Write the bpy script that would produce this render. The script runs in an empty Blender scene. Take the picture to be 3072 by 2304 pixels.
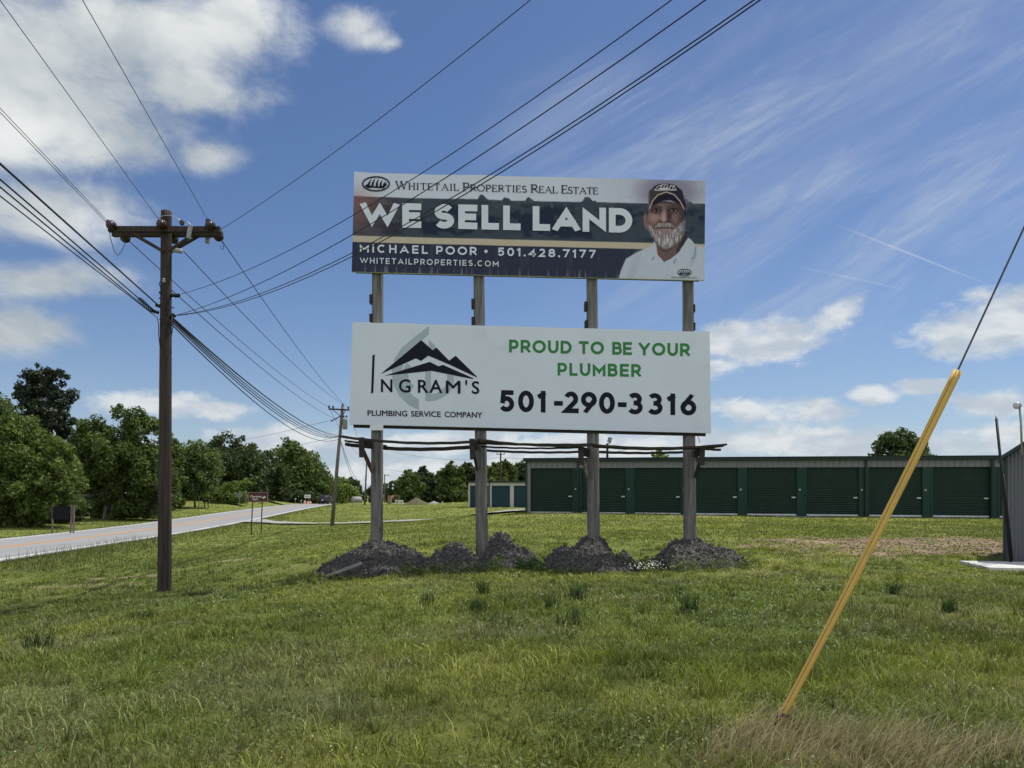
import bpy, bmesh, math, random
import numpy as np
from mathutils import Vector, Matrix

scene = bpy.context.scene
COL = scene.collection
R = math.radians
F, CX, HZ, EYE = 2150.0, 1536.0, 1475.0, 1.5      # focal length in photo pixels, principal column, horizon row, eye height

# ------------------------------------------------------------------ camera
cam = bpy.data.cameras.new('camera')
cam_ob = bpy.data.objects.new('camera', cam)
COL.objects.link(cam_ob)
cam_ob.location = (0, 0, EYE)
cam_ob.rotation_euler = (R(90), 0, 0)
cam.sensor_fit = 'HORIZONTAL'
cam.sensor_width = 36.0
cam.lens = 36.0 * F / 3072.0
cam.shift_y = (HZ - 1152.0) / 3072.0
cam.clip_start = 0.05
cam.clip_end = 6000
scene.camera = cam_ob

# ------------------------------------------------------------------ light
SUN_EL, SUN_AZ = R(66), R(58)                     # azimuth clockwise from +Y
sun_dir = Vector((math.sin(SUN_AZ) * math.cos(SUN_EL), math.cos(SUN_AZ) * math.cos(SUN_EL), math.sin(SUN_EL)))
sl = bpy.data.lights.new('sun', 'SUN')
sl.energy = 4.8
sl.angle = R(0.53)
sl.color = (1.0, 0.955, 0.88)
so = bpy.data.objects.new('sun', sl)
COL.objects.link(so)
so.location = (30, 20, 60)
so.rotation_euler = sun_dir.to_track_quat('Z', 'Y').to_euler()

vs = scene.view_settings
vs.view_transform = 'Standard'
vs.look = 'None'
vs.exposure = 0.0
vs.gamma = 1.0
vs.use_curve_mapping = False
scene.cycles.use_denoising = True
scene.cycles.denoiser = 'OPENIMAGEDENOISE'
scene.cycles.denoising_input_passes = 'RGB_ALBEDO_NORMAL'
scene.cycles.denoising_prefilter = 'ACCURATE'
scene.cycles.max_bounces = 6
scene.cycles.diffuse_bounces = 3
scene.cycles.transparent_max_bounces = 8
scene.cycles.sample_clamp_indirect = 6.0


class NT:
    """small helper for building node trees"""
    def __init__(s, tree):
        s.t = tree

    def n(s, typ, **kw):
        nd = s.t.nodes.new(typ)
        for k, v in kw.items():
            setattr(nd, k, v)
        return nd

    def put(s, sock, v):
        if v is None:
            return
        if hasattr(v, 'links'):
            s.t.links.new(v, sock)
        else:
            sock.default_value = v

    def m(s, op, a, b=None, c=None, clamp=False):
        nd = s.n('ShaderNodeMath', operation=op)
        nd.use_clamp = clamp
        for i, v in enumerate((a, b, c)):
            s.put(nd.inputs[i], v) if v is not None else None
        return nd.outputs[0]

    def noise(s, vec, scale, detail=4, rough=0.55, dist=0.0):
        nd = s.n('ShaderNodeTexNoise')
        s.put(nd.inputs['Vector'], vec)
        nd.inputs['Scale'].default_value = scale
        nd.inputs['Detail'].default_value = detail
        nd.inputs['Roughness'].default_value = rough
        nd.inputs['Distortion'].default_value = dist
        return nd.outputs['Fac']

    def mapr(s, v, a, b, c=0.0, d=1.0, smooth=True):
        nd = s.n('ShaderNodeMapRange')
        if smooth:
            nd.interpolation_type = 'SMOOTHSTEP'
        s.put(nd.inputs[0], v)
        for i, q in enumerate((a, b, c, d)):
            nd.inputs[i + 1].default_value = q
        return nd.outputs[0]

    def mix(s, f, a, b, mode='MIX'):
        nd = s.n('ShaderNodeMix', data_type='RGBA', blend_type=mode)
        s.put(nd.inputs[0], f)
        s.put(nd.inputs[6], a)
        s.put(nd.inputs[7], b)
        return nd.outputs[2]

    def mapping(s, vec, loc=(0, 0, 0), rot=(0, 0, 0), sc=(1, 1, 1)):
        nd = s.n('ShaderNodeMapping')
        s.put(nd.inputs[0], vec)
        nd.inputs[1].default_value = loc
        nd.inputs[2].default_value = rot
        nd.inputs[3].default_value = sc
        return nd.outputs[0]


# ------------------------------------------------------------------ sky
world = bpy.data.worlds.new('World')
scene.world = world
world.use_nodes = True
wt = world.node_tree
wt.nodes.clear()
W = NT(wt)
tc = W.n('ShaderNodeTexCoord')
dirv = tc.outputs['Generated']
sep = W.n('ShaderNodeSeparateXYZ')
wt.links.new(dirv, sep.inputs[0])
dx, dy, dz = sep.outputs
sky = W.n('ShaderNodeTexSky')
sky.sky_type = 'NISHITA'
sky.sun_disc = False
sky.sun_elevation = SUN_EL
sky.sun_rotation = SUN_AZ
sky.altitude = 200
sky.air_density = 1.0
sky.dust_density = 0.6
sky.ozone_density = 2.5
SKY_STRENGTH = 0.115
# azimuth and elevation tangents of the view direction, mirrored behind so the whole dome carries clouds
ady = W.m('MAXIMUM', W.m('ABSOLUTE', dy), 0.12)
U = W.m('DIVIDE', dx, ady)
V = W.m('DIVIDE', dz, ady)


def blob(px, py, rx, ry, ang=0.0):
    """soft bump, 1 in its middle and 0 at its rim, at a place in the sky"""
    u0, v0 = (px - CX) / F, (HZ - py) / F
    du = W.m('SUBTRACT', U, u0)
    dv = W.m('SUBTRACT', V, v0)
    ca, sa = math.cos(ang), math.sin(ang)
    a = W.m('ADD', W.m('MULTIPLY', du, ca * F / rx), W.m('MULTIPLY', dv, sa * F / rx))
    b = W.m('ADD', W.m('MULTIPLY', du, -sa * F / ry), W.m('MULTIPLY', dv, ca * F / ry))
    r2 = W.m('ADD', W.m('MULTIPLY', a, a), W.m('MULTIPLY', b, b))
    return W.m('SUBTRACT', 1.0, W.m('SQRT', r2))


def union(lst):
    o = lst[0]
    for q in lst[1:]:
        nd = W.n('ShaderNodeMath', operation='SMOOTH_MAX')
        W.put(nd.inputs[0], o)
        W.put(nd.inputs[1], q)
        nd.inputs[2].default_value = 0.25
        o = nd.outputs[0]
    return o


cum = union([blob(60, 330, 640, 330), blob(420, 110, 450, 230), blob(330, 430, 430, 150), blob(560, 250, 290, 120, -0.3), blob(690, 50, 190, 150),
             blob(130, 620, 430, 150), blob(20, 180, 400, 300), blob(610, 470, 170, 75), blob(150, 840, 340, 90), blob(40, 985, 250, 95)])
small = union([blob(1080, 70, 120, 80), blob(1120, 115, 100, 60), blob(1165, 130, 70, 40)])
low = union([blob(2300, 1045, 250, 75, 0.22), blob(2180, 1030, 130, 60), blob(2520, 945, 130, 55, 0.45), blob(2150, 1100, 120, 45), blob(2900, 1010, 240, 85, 0.1), blob(3080, 950, 220, 100),
             blob(2240, 1228, 150, 48), blob(2460, 1232, 150, 44), blob(2610, 1190, 90, 36), blob(2980, 1215, 200, 60), blob(2780, 1160, 90, 26),
             blob(2250, 1325, 420, 62), blob(2700, 1335, 420, 62), blob(3050, 1310, 260, 75), blob(1750, 1340, 300, 50), blob(1350, 1330, 330, 50),
             blob(470, 1215, 230, 58), blob(640, 1230, 130, 38), blob(560, 1200, 120, 40), blob(930, 1330, 420, 60), blob(1300, 1420, 900, 60), blob(300, 1370, 600, 60)])
nz = W.mapping(dirv, sc=(1, 1, 1.7))
n_big = W.noise(nz, 5.2, 8, 0.56, 0.3)
n_fine = W.noise(nz, 26.0, 7, 0.62, 0.2)
n_mid = W.noise(nz, 11.5, 7, 0.6, 0.35)
det = W.m('ADD', W.m('MULTIPLY', W.m('SUBTRACT', n_big, 0.5), 1.8), W.m('ADD', W.m('MULTIPLY', W.m('SUBTRACT', n_mid, 0.5), 1.7), W.m('MULTIPLY', W.m('SUBTRACT', n_fine, 0.5), 0.8)))
d_cum = W.mapr(W.m('ADD', cum, W.m('MULTIPLY', det, 0.64)), -0.08, 0.76)
d_small = W.m('MULTIPLY', W.mapr(W.m('ADD', small, W.m('MULTIPLY', det, 0.9)), 0.0, 1.0), 0.85)
d_low = W.m('MULTIPLY', W.mapr(W.m('ADD', low, W.m('MULTIPLY', W.m('ADD', det, W.m('MULTIPLY', W.m('SUBTRACT', n_fine, 0.5), 1.0)), 0.80)), -0.02, 0.60), 0.92)
# cirrus: long feathery streaks rising to the right
uv = W.n('ShaderNodeCombineXYZ')
W.put(uv.inputs[0], U)
W.put(uv.inputs[1], V)
str1 = W.noise(W.mapping(W.mapping(uv.outputs[0], rot=(0, 0, R(-36))), sc=(4.2, 25, 1)), 1.0, 9, 0.68, 0.9)
str2 = W.noise(W.mapping(W.mapping(uv.outputs[0], rot=(0, 0, R(-27))), loc=(3, 7, 0), sc=(2.2, 12, 1)), 1.0, 7, 0.62, 0.6)
patch = W.noise(W.mapping(uv.outputs[0], loc=(1.3, 0.4, 0)), 3.0, 3, 0.5)
cir_area = W.mapr(union([blob(2500, 520, 1150, 640, 0.35), blob(2950, 250, 700, 520), blob(1850, 500, 500, 420)]), 0.0, 0.6)
d_cir = W.m('MULTIPLY', W.m('MULTIPLY', W.mapr(W.m('ADD', W.m('MULTIPLY', str1, 0.65), W.m('MULTIPLY', str2, 0.35)), 0.45, 0.76), W.mapr(patch, 0.18, 0.66)), W.m('MULTIPLY', cir_area, 0.44))
d_veil = W.m('MULTIPLY', W.m('MULTIPLY', W.mapr(str2, 0.25, 0.8), cir_area), 0.24)
trail = W.m('MULTIPLY', W.mapr(blob(2740, 765, 330, 5.5, R(-21.5)), 0.0, 0.8), 0.26)
trail2 = W.m('MULTIPLY', W.mapr(blob(2560, 835, 260, 4.5, R(-12)), 0.0, 0.8), 0.14)
d_thin = W.m('ADD', W.m('ADD', d_cir, d_veil), W.m('ADD', trail, trail2), clamp=True)
# wide haze towards the horizon
el = W.m('MAXIMUM', dz, 0.0)
hz_f = W.m('MULTIPLY', W.m('POWER', W.m('SUBTRACT', 1.0, el, clamp=True), 9.0), 0.62)
# unseen half of the dome: bright cumulus added to light the shaded sign faces
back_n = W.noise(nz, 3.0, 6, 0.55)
d_back_fill = W.m('MULTIPLY', W.mapr(back_n, 0.36, 0.52), W.mapr(dy, -0.02, -0.25, 0.0, 0.95))

skyc = W.mix(1.0, sky.outputs[0], (0.64, 0.72, 0.86, 1), 'MULTIPLY')
skyc = W.mix(hz_f, skyc, (4.6, 5.5, 6.5, 1))
shade = W.mapr(W.noise(W.mapping(dirv, loc=(0.03, 0.0, 0.05), sc=(1, 1, 2.0)), 4.2, 5, 0.5), 0.36, 0.64)
shade3 = W.m('ADD', W.m('MULTIPLY', shade, 0.7), W.m('MULTIPLY', W.mapr(n_mid, 0.35, 0.65), 0.3))
ccol = W.mix(shade3, (3.6, 4.1, 4.5, 1), (7.2, 7.4, 7.4, 1))
shade2 = W.mapr(W.noise(W.mapping(dirv, sc=(1, 1, 2.4)), 13.0, 6, 0.55, 0.2), 0.38, 0.62)
lowc = W.mix(shade2, (4.5, 5.05, 5.7, 1), (6.6, 6.9, 7.0, 1))
skyc = W.mix(d_thin, skyc, (5.6, 6.0, 6.5, 1))
skyc = W.mix(d_low, skyc, lowc)
skyc = W.mix(d_small, skyc, (6.2, 6.4, 6.5, 1))
skyc = W.mix(d_cum, skyc, ccol)
skyc = W.mix(d_back_fill, skyc, (10.0, 10.3, 10.8, 1))
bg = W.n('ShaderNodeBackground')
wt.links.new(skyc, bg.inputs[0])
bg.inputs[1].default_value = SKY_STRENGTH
wo = W.n('ShaderNodeOutputWorld')
wt.links.new(bg.outputs[0], wo.inputs[0])


# ------------------------------------------------------------------ helpers
def P(px, py, D):
    """photo pixel + distance -> point"""
    return Vector(((px - CX) / F * D, D, EYE + (HZ - py) / F * D))


def lin(c):
    c = np.asarray(c, float) / 255.0
    return np.where(c <= 0.04045, c / 12.92, ((c + 0.055) / 1.055) ** 2.4)


def tag(o, label=None, cat=None, group=None, kind=None):
    if label: o['label'] = label
    if cat: o['category'] = cat
    if group: o['group'] = group
    if kind: o['kind'] = kind
    return o


def empty(name, loc, label, cat, group=None):
    o = bpy.data.objects.new(name, None)
    COL.objects.link(o)
    o.location = loc
    o.empty_display_size = 0.3
    return tag(o, label, cat, group)


def origin(o):
    v = Vector((0, 0, 0))
    while o is not None:
        v = v + o.location
        o = o.parent
    return v


def link_mesh(name, me, mat, parent=None, loc=None):
    """me is in world coordinates; moved so that it is relative to its parent or to loc"""
    o = bpy.data.objects.new(name, me)
    COL.objects.link(o)
    base = Vector((0, 0, 0))
    if parent is not None:
        base = origin(parent)
        o.parent = parent
    elif loc is not None:
        base = Vector(loc)
        o.location = base
    if base.length > 0:
        me.transform(Matrix.Translation(-base))
    if mat is not None:
        for q in (mat if isinstance(mat, (list, tuple)) else [mat]):
            me.materials.append(q)
    return o


def fast_mesh(name, verts, faces, color=None, smooth=False):
    verts = np.ascontiguousarray(verts, np.float32)
    faces = np.ascontiguousarray(faces, np.int32)
    me = bpy.data.meshes.new(name)
    nv, (nf, k) = len(verts), faces.shape
    me.vertices.add(nv)
    me.vertices.foreach_set('co', verts.ravel())
    me.loops.add(nf * k)
    me.loops.foreach_set('vertex_index', faces.ravel())
    me.polygons.add(nf)
    me.polygons.foreach_set('loop_start', np.arange(0, nf * k, k, dtype=np.int32))
    me.polygons.foreach_set('loop_total', np.full(nf, k, np.int32))
    if smooth:
        me.polygons.foreach_set('use_smooth', np.ones(nf, bool))
    me.update(calc_edges=True)
    if color is not None:
        c4 = np.ones((nv, 4), np.float32)
        c4[:, :3] = color
        at = me.color_attributes.new('Col', 'FLOAT_COLOR', 'POINT')
        at.data.foreach_set('color', c4.ravel())
    return me


class MB:
    """collects simple solids in world space and links them as ONE mesh object"""
    def __init__(s):
        s.v, s.f, s.sm, s.mi = [], [], [], []
        s.cur = 0

    def add(s, vs_, fs, smooth=False):
        b = len(s.v)
        s.v += [tuple(q) for q in vs_]
        for f in fs:
            s.f.append([b + i for i in f])
            s.sm.append(smooth)
            s.mi.append(s.cur)
        return s

    def box(s, c, size, rot=None):
        c = Vector(c)
        h = [q / 2 for q in size]
        pts = []
        for x in (-1, 1):
            for y in (-1, 1):
                for z in (-1, 1):
                    q = Vector((x * h[0], y * h[1], z * h[2]))
                    if rot is not None:
                        q = rot @ q
                    pts.append(c + q)
        return s.add(pts, [(0, 1, 3, 2), (4, 6, 7, 5), (0, 4, 5, 1), (2, 3, 7, 6), (0, 2, 6, 4), (1, 5, 7, 3)])

    def hexa(s, a, b):
        """solid between two quads (each four points, same order)"""
        return s.add(list(a) + list(b), [(3, 2, 1, 0), (4, 5, 6, 7), (0, 1, 5, 4), (1, 2, 6, 5), (2, 3, 7, 6), (3, 0, 4, 7)])

    def bar(s, p, q, w, h, up=(0, 0, 1)):
        p, q = Vector(p), Vector(q)
        d = (q - p).normalized()
        sd = d.cross(Vector(up))
        if sd.length < 1e-4:
            sd = d.cross(Vector((0, 1, 0)))
        sd.normalize()
        u = sd.cross(d)
        sd, u = sd * (w / 2), u * (h / 2)
        return s.hexa([p - sd - u, p + sd - u, p + sd + u, p - sd + u], [q - sd - u, q + sd - u, q + sd + u, q - sd + u])

    def tube(s, pts, radii, n=8, cap=True, smooth=True):
        pts = [Vector(p) for p in pts]
        if not hasattr(radii, '__len__'):
            radii = [radii] * len(pts)
        t0 = (pts[1] - pts[0]).normalized()
        nrm = t0.cross(Vector((0, 0, 1)))
        if nrm.length < 1e-3:
            nrm = t0.cross(Vector((1, 0, 0)))
        nrm.normalize()
        vv, ff = [], []
        for i, p in enumerate(pts):
            t = (pts[min(i + 1, len(pts) - 1)] - pts[max(i - 1, 0)]).normalized()
            nrm = (nrm - t * nrm.dot(t)).normalized()
            bn = t.cross(nrm)
            for k in range(n):
                a = 2 * math.pi * k / n
                vv.append(p + (nrm * math.cos(a) + bn * math.sin(a)) * radii[i])
        for i in range(len(pts) - 1):
            for k in range(n):
                k2 = (k + 1) % n
                ff.append((i * n + k, i * n + k2, (i + 1) * n + k2, (i + 1) * n + k))
        s.add(vv, ff, smooth)
        if cap:
            b = len(s.v) - len(vv)
            s.f.append([b + k for k in range(n)][::-1]); s.sm.append(False); s.mi.append(s.cur)
            e = b + (len(pts) - 1) * n
            s.f.append([e + k for k in range(n)]); s.sm.append(False); s.mi.append(s.cur)
        return s

    def lathe(s, p, axis, prof, n=12):
        """prof: list of (distance along axis, radius)"""
        p, ax = Vector(p), Vector(axis).normalized()
        return s.tube([p + ax * a + ax * (1e-4 * i) for i, (a, r) in enumerate(prof)], [max(r, 1e-4) for a, r in prof], n)

    def prism(s, poly, off):
        """closed polygon (3D points) extruded by vector off"""
        n = len(poly)
        off = Vector(off)
        a = [Vector(p) for p in poly]
        return s.add(a + [p + off for p in a], [tuple(range(n))[::-1], tuple(range(n, 2 * n))] + [(i, (i + 1) % n, n + (i + 1) % n, n + i) for i in range(n)])

    def build(s, name, mat, parent=None, loc=None, fix=True):
        me = bpy.data.meshes.new(name)
        me.from_pydata(s.v, [], s.f)
        me.polygons.foreach_set('use_smooth', s.sm)
        me.polygons.foreach_set('material_index', s.mi)
        if fix:
            bm = bmesh.new()
            bm.from_mesh(me)
            bmesh.ops.recalc_face_normals(bm, faces=bm.faces)
            bm.to_mesh(me)
            bm.free()
        me.update()
        return link_mesh(name, me, mat, parent, loc)


# ------------------------------------------------------------------ noise in python
def _hash(ix, iy, seed):
    h = (ix.astype(np.int64) * 374761393 + iy.astype(np.int64) * 668265263 + seed * 982451653) & 0x7fffffff
    h = ((h ^ (h >> 13)) * 1274126177) & 0x7fffffff
    h = (h ^ (h >> 16)) & 0xffffff
    return h / float(0xffffff)


def vnoise(x, y, seed=0):
    x, y = np.asarray(x, float), np.asarray(y, float)
    ix, iy = np.floor(x).astype(np.int64), np.floor(y).astype(np.int64)
    fx, fy = x - ix, y - iy
    fx, fy = fx * fx * (3 - 2 * fx), fy * fy * (3 - 2 * fy)
    a, b = _hash(ix, iy, seed), _hash(ix + 1, iy, seed)
    c, d = _hash(ix, iy + 1, seed), _hash(ix + 1, iy + 1, seed)
    return (a * (1 - fx) + b * fx) * (1 - fy) + (c * (1 - fx) + d * fx) * fy


def fbm(x, y, seed=0, oct=4, gain=0.5):
    s, a, t = 0, 1.0, 0
    for i in range(oct):
        s = s + a * vnoise(np.asarray(x) * 2 ** i + 17.3 * i, np.asarray(y) * 2 ** i - 9.1 * i, seed + i)
        t += a
        a *= gain
    return s / t


def sstep(x, a, b):
    t = np.clip((np.asarray(x, float) - a) / (b - a), 0, 1)
    return t * t * (3 - 2 * t)


# ------------------------------------------------------------------ materials
def mat_basic(name, c1, c2=None, scale=3.0, rough=0.8, stretch=(1, 1, 1), bump=0.0, bscale=None, metallic=0.0, c3=None, s3=0.6, spec=0.3):
    m = bpy.data.materials.new(name)
    m.use_nodes = True
    t = NT(m.node_tree)
    pb = m.node_tree.nodes['Principled BSDF']
    geo = t.n('ShaderNodeTexCoord').outputs['Object']
    vec = t.mapping(geo, sc=stretch)
    f = t.mapr(t.noise(vec, scale, 5, 0.6), 0.3, 0.7)
    c2 = c2 or tuple(q * 0.7 for q in c1)
    c = t.mix(f, (*c1, 1), (*c2, 1))
    if c3:
        g = t.mapr(t.noise(vec, scale * s3, 6, 0.65), 0.55, 0.68)
        c = t.mix(g, c, (*c3, 1))
    t.put(pb.inputs['Base Color'], c)
    pb.inputs['Roughness'].default_value = rough
    pb.inputs['Metallic'].default_value = metallic
    pb.inputs['Specular IOR Level'].default_value = spec
    if bump:
        b = t.n('ShaderNodeBump')
        b.inputs['Strength'].default_value = bump
        b.inputs['Distance'].default_value = 0.02
        t.put(b.inputs['Height'], t.noise(vec, bscale or scale * 4, 5, 0.65))
        t.put(pb.inputs['Normal'], b.outputs[0])
    return m


def mat_leaf(name, trans=0.35, rough=0.6, gain=1.0):
    m = bpy.data.materials.new(name)
    m.use_nodes = True
    t = NT(m.node_tree)
    nt = m.node_tree
    pb = nt.nodes['Principled BSDF']
    at = t.n('ShaderNodeAttribute', attribute_name='Col')
    t.put(pb.inputs['Base Color'], at.outputs['Color'])
    pb.inputs['Roughness'].default_value = rough
    pb.inputs['Specular IOR Level'].default_value = 0.25
    tr = t.n('ShaderNodeBsdfTranslucent')
    t.put(tr.inputs[0], t.mix(1.0, at.outputs['Color'], (1.25 * gain, 1.25 * gain, 0.6 * gain, 1), 'MULTIPLY'))
    mx = t.n('ShaderNodeMixShader')
    mx.inputs[0].default_value = trans
    nt.links.new(pb.outputs[0], mx.inputs[1])
    nt.links.new(tr.outputs[0], mx.inputs[2])
    nt.links.new(mx.outputs[0], nt.nodes['Material Output'].inputs[0])
    return m


M = {}
M['post'] = mat_basic('weathered_post', (0.205, 0.198, 0.188), (0.10, 0.096, 0.090), 2.2, 0.9, (6, 6, 0.5), 0.7, 9, c3=(0.045, 0.04, 0.035), s3=1.3)
M['pole'] = mat_basic('dark_pole_wood', (0.060, 0.044, 0.036), (0.032, 0.025, 0.021), 2.2, 0.9, (6, 6, 0.35), 0.8, 9, c3=(0.02, 0.016, 0.014), s3=1.6)
M['pole_grey'] = mat_basic('grey_pole_wood', (0.17, 0.145, 0.12), (0.10, 0.085, 0.072), 2.0, 0.9, (6, 6, 0.4), 0.4, 9)
M['plank'] = mat_basic('old_plank', (0.045, 0.038, 0.033), (0.022, 0.019, 0.017), 4, 0.9, (0.6, 6, 6), 0.4)
M['plank_tan'] = mat_basic('bare_plank', (0.27, 0.25, 0.22), (0.16, 0.145, 0.125), 4, 0.9, (3, 3, 3), 0.3)
M['plank_red'] = mat_basic('stained_plank', (0.13, 0.045, 0.035), (0.06, 0.035, 0.03), 4, 0.9, (3, 3, 3), 0.3)
M['beam'] = mat_basic('dark_beam', (0.055, 0.045, 0.04), (0.03, 0.026, 0.024), 4, 0.9)
M['black'] = mat_basic('black_iron', (0.02, 0.02, 0.021), (0.012, 0.012, 0.012), 5, 0.6)
M['wire'] = mat_basic('wire', (0.028, 0.03, 0.035), (0.02, 0.022, 0.026), 5, 0.6)
M['cable'] = mat_basic('cable_jacket', (0.014, 0.015, 0.017), (0.01, 0.01, 0.012), 5, 0.5)
M['steel'] = mat_basic('galvanised_steel', (0.42, 0.43, 0.44), (0.30, 0.31, 0.32), 8, 0.45, metallic=0.6)
M['guy_steel'] = mat_basic('dull_guy_steel', (0.10, 0.10, 0.105), (0.06, 0.06, 0.065), 9, 0.6)
M['porcelain'] = mat_basic('brown_porcelain', (0.06, 0.032, 0.024), (0.035, 0.02, 0.017), 8, 0.25, spec=0.5)
M['porcelain_grey'] = mat_basic('grey_porcelain', (0.36, 0.37, 0.37), (0.26, 0.27, 0.27), 9, 0.3, spec=0.5)
M['yellow'] = mat_basic('yellow_plastic', (0.63, 0.41, 0.10), (0.57, 0.36, 0.09), 3, 0.6, (1, 1, 0.4), c3=(0.50, 0.34, 0.12), s3=2.0, spec=0.25)
M['yellow_dark'] = mat_basic('yellow_seam', (0.30, 0.17, 0.035), (0.24, 0.14, 0.03), 3, 0.6)
M['sheet_white'] = mat_basic('sign_sheet', (0.63, 0.685, 0.75), (0.605, 0.66, 0.725), 1.2, 0.55, c3=(0.575, 0.63, 0.69), s3=0.9, bump=0.12, bscale=1.6)
M['sheet_edge'] = mat_basic('sign_edge', (0.75, 0.76, 0.76), (0.6, 0.62, 0.62), 2, 0.6)
M['ink_navy'] = mat_basic('ink_navy', (0.012, 0.014, 0.028), (0.010, 0.012, 0.024), 3, 0.5, spec=0.08)
M['ink_green'] = mat_basic('ink_green', (0.045, 0.22, 0.062), (0.04, 0.205, 0.058), 3, 0.5, spec=0.08)
M['ink_grey'] = mat_basic('ink_grey', (0.37, 0.44, 0.47), (0.35, 0.42, 0.45), 3, 0.5)
M['ink_white'] = mat_basic('ink_white', (0.64, 0.69, 0.75), (0.61, 0.66, 0.72), 2, 0.55, spec=0.08)
M['mound'] = mat_basic('grey_spoil', (0.120, 0.114, 0.106), (0.040, 0.038, 0.036), 26, 0.95, bump=1.0, bscale=60, c3=(0.19, 0.18, 0.16), s3=0.35)
M['bark'] = mat_basic('bark', (0.13, 0.11, 0.09), (0.06, 0.05, 0.042), 3, 0.95, (3, 3, 0.6), 0.5)
M['bark_pale'] = mat_basic('pale_bark', (0.26, 0.24, 0.21), (0.14, 0.125, 0.11), 3, 0.95, (3, 3, 0.6), 0.4)
M['leaf'] = mat_leaf('leaf', 0.36)
M['needle'] = mat_leaf('needle', 0.15)
M['grass'] = mat_leaf('grass_blade', 0.30, 0.55)
M['b_green'] = mat_basic('green_door_steel', (0.005, 0.025, 0.015), (0.004, 0.021, 0.013), 1.2, 0.5, (1, 1, 0.4), c3=(0.008, 0.030, 0.019), s3=1.5)
M['b_trim'] = mat_basic('green_trim_steel', (0.004, 0.034, 0.023), (0.0035, 0.029, 0.020), 1.5, 0.45)
M['b_roof'] = mat_basic('green_roof_edge', (0.010, 0.024, 0.021), (0.008, 0.020, 0.018), 1.5, 0.5)
M['b_grey'] = mat_basic('grey_wall_steel', (0.165, 0.165, 0.175), (0.15, 0.15, 0.158), 1.0, 0.5)
M['b_line'] = mat_basic('grey_panel_seam', (0.13, 0.135, 0.14), (0.115, 0.12, 0.125), 1.0, 0.6)
M['b_beige'] = mat_basic('beige_wall_steel', (0.42, 0.41, 0.37), (0.38, 0.37, 0.335), 1.0, 0.5)
M['b_blue'] = mat_basic('blue_green_door', (0.010, 0.040, 0.052), (0.008, 0.034, 0.045), 1.2, 0.45)
M['b_sill'] = mat_basic('white_sill', (0.55, 0.56, 0.57), (0.42, 0.43, 0.44), 4, 0.6)
M['latch'] = mat_basic('latch_steel', (0.50, 0.50, 0.48), (0.4, 0.4, 0.4), 8, 0.4)
M['shed_wall'] = mat_basic('corrugated_iron', (0.135, 0.142, 0.155), (0.11, 0.118, 0.13), 1.5, 0.5, (1, 1, 0.3), metallic=0.2)
M['shed_trim'] = mat_basic('shed_trim', (0.03, 0.05, 0.05), (0.022, 0.04, 0.04), 3, 0.5)
M['concrete'] = mat_basic('concrete', (0.58, 0.57, 0.54), (0.46, 0.45, 0.43), 3, 0.9, c3=(0.30, 0.28, 0.25), s3=2.5)
M['brown_sign'] = mat_basic('brown_sign', (0.075, 0.022, 0.018), (0.066, 0.019, 0.016), 2, 0.5)
M['sign_rim'] = mat_basic('sign_rim', (0.36, 0.27, 0.26), (0.3, 0.22, 0.21), 2, 0.5)
M['white'] = mat_basic('white_paint', (0.74, 0.74, 0.72), (0.64, 0.64, 0.62), 4, 0.5)
M['green_post'] = mat_basic('green_sign_post', (0.02, 0.05, 0.035), (0.014, 0.036, 0.026), 4, 0.6)
M['alu'] = mat_basic('bare_sign_back', (0.27, 0.28, 0.285), (0.22, 0.23, 0.235), 4, 0.5, metallic=0.3)
M['dark_board'] = mat_basic('dark_board', (0.012, 0.015, 0.016), (0.009, 0.011, 0.012), 3, 0.7, spec=0.08)
M['rust'] = mat_basic('rust', (0.16, 0.10, 0.075), (0.10, 0.065, 0.05), 4, 0.8)
M['orange'] = mat_basic('orange_barrel', (0.62, 0.22, 0.12), (0.5, 0.18, 0.1), 4, 0.6)
M['car_paint'] = mat_basic('dark_car_paint', (0.012, 0.013, 0.018), (0.010, 0.011, 0.013), 2, 0.45, spec=0.4)
M['car_glass'] = mat_basic('car_glass', (0.03, 0.035, 0.04), (0.025, 0.03, 0.035), 2, 0.08, spec=0.8)
M['tyre'] = mat_basic('tyre', (0.018, 0.018, 0.018), (0.012, 0.012, 0.012), 6, 0.9)
M['tail'] = mat_basic('tail_lamp', (0.35, 0.02, 0.015), (0.3, 0.02, 0.015), 6, 0.3)
M['tank'] = mat_basic('tank_paint', (0.27, 0.27, 0.25), (0.18, 0.17, 0.155), 3, 0.6)
M['dirt'] = mat_basic('brown_dirt', (0.115, 0.10, 0.055), (0.075, 0.075, 0.035), 3, 0.95, bump=0.8, bscale=20)
M['gravel_pile'] = mat_basic('gravel_pile', (0.30, 0.30, 0.29), (0.2, 0.2, 0.2), 8, 0.95, bump=0.8, bscale=30)
M['brick'] = mat_basic('brown_block', (0.26, 0.19, 0.13), (0.18, 0.13, 0.09), 6, 0.9)
M['lamp_face'] = mat_basic('lamp_glass', (0.62, 0.63, 0.62), (0.52, 0.53, 0.53), 9, 0.3)

# ------------------------------------------------------------------ terrain
ROAD_D = np.array([-400, -60, 0, 26.7, 43.3, 52, 68, 88, 110, 132, 150, 175, 210, 300, 1500.])
ROAD_Z = np.array([-0.9, -0.9, -0.9, -1.03, -1.20, -1.25, -1.22, -1.03, -0.93, -0.90, -1.0, -1.7, -3.4, -7.0, -7.0])
ROAD_X0, ROAD_S, ROAD_W = -15.3, -0.14, 7.27


def road_z(d):
    return sum(np.interp(np.asarray(d) + k, ROAD_D, ROAD_Z) for k in (-9, -4, 0, 4, 9)) / 5.0


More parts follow.
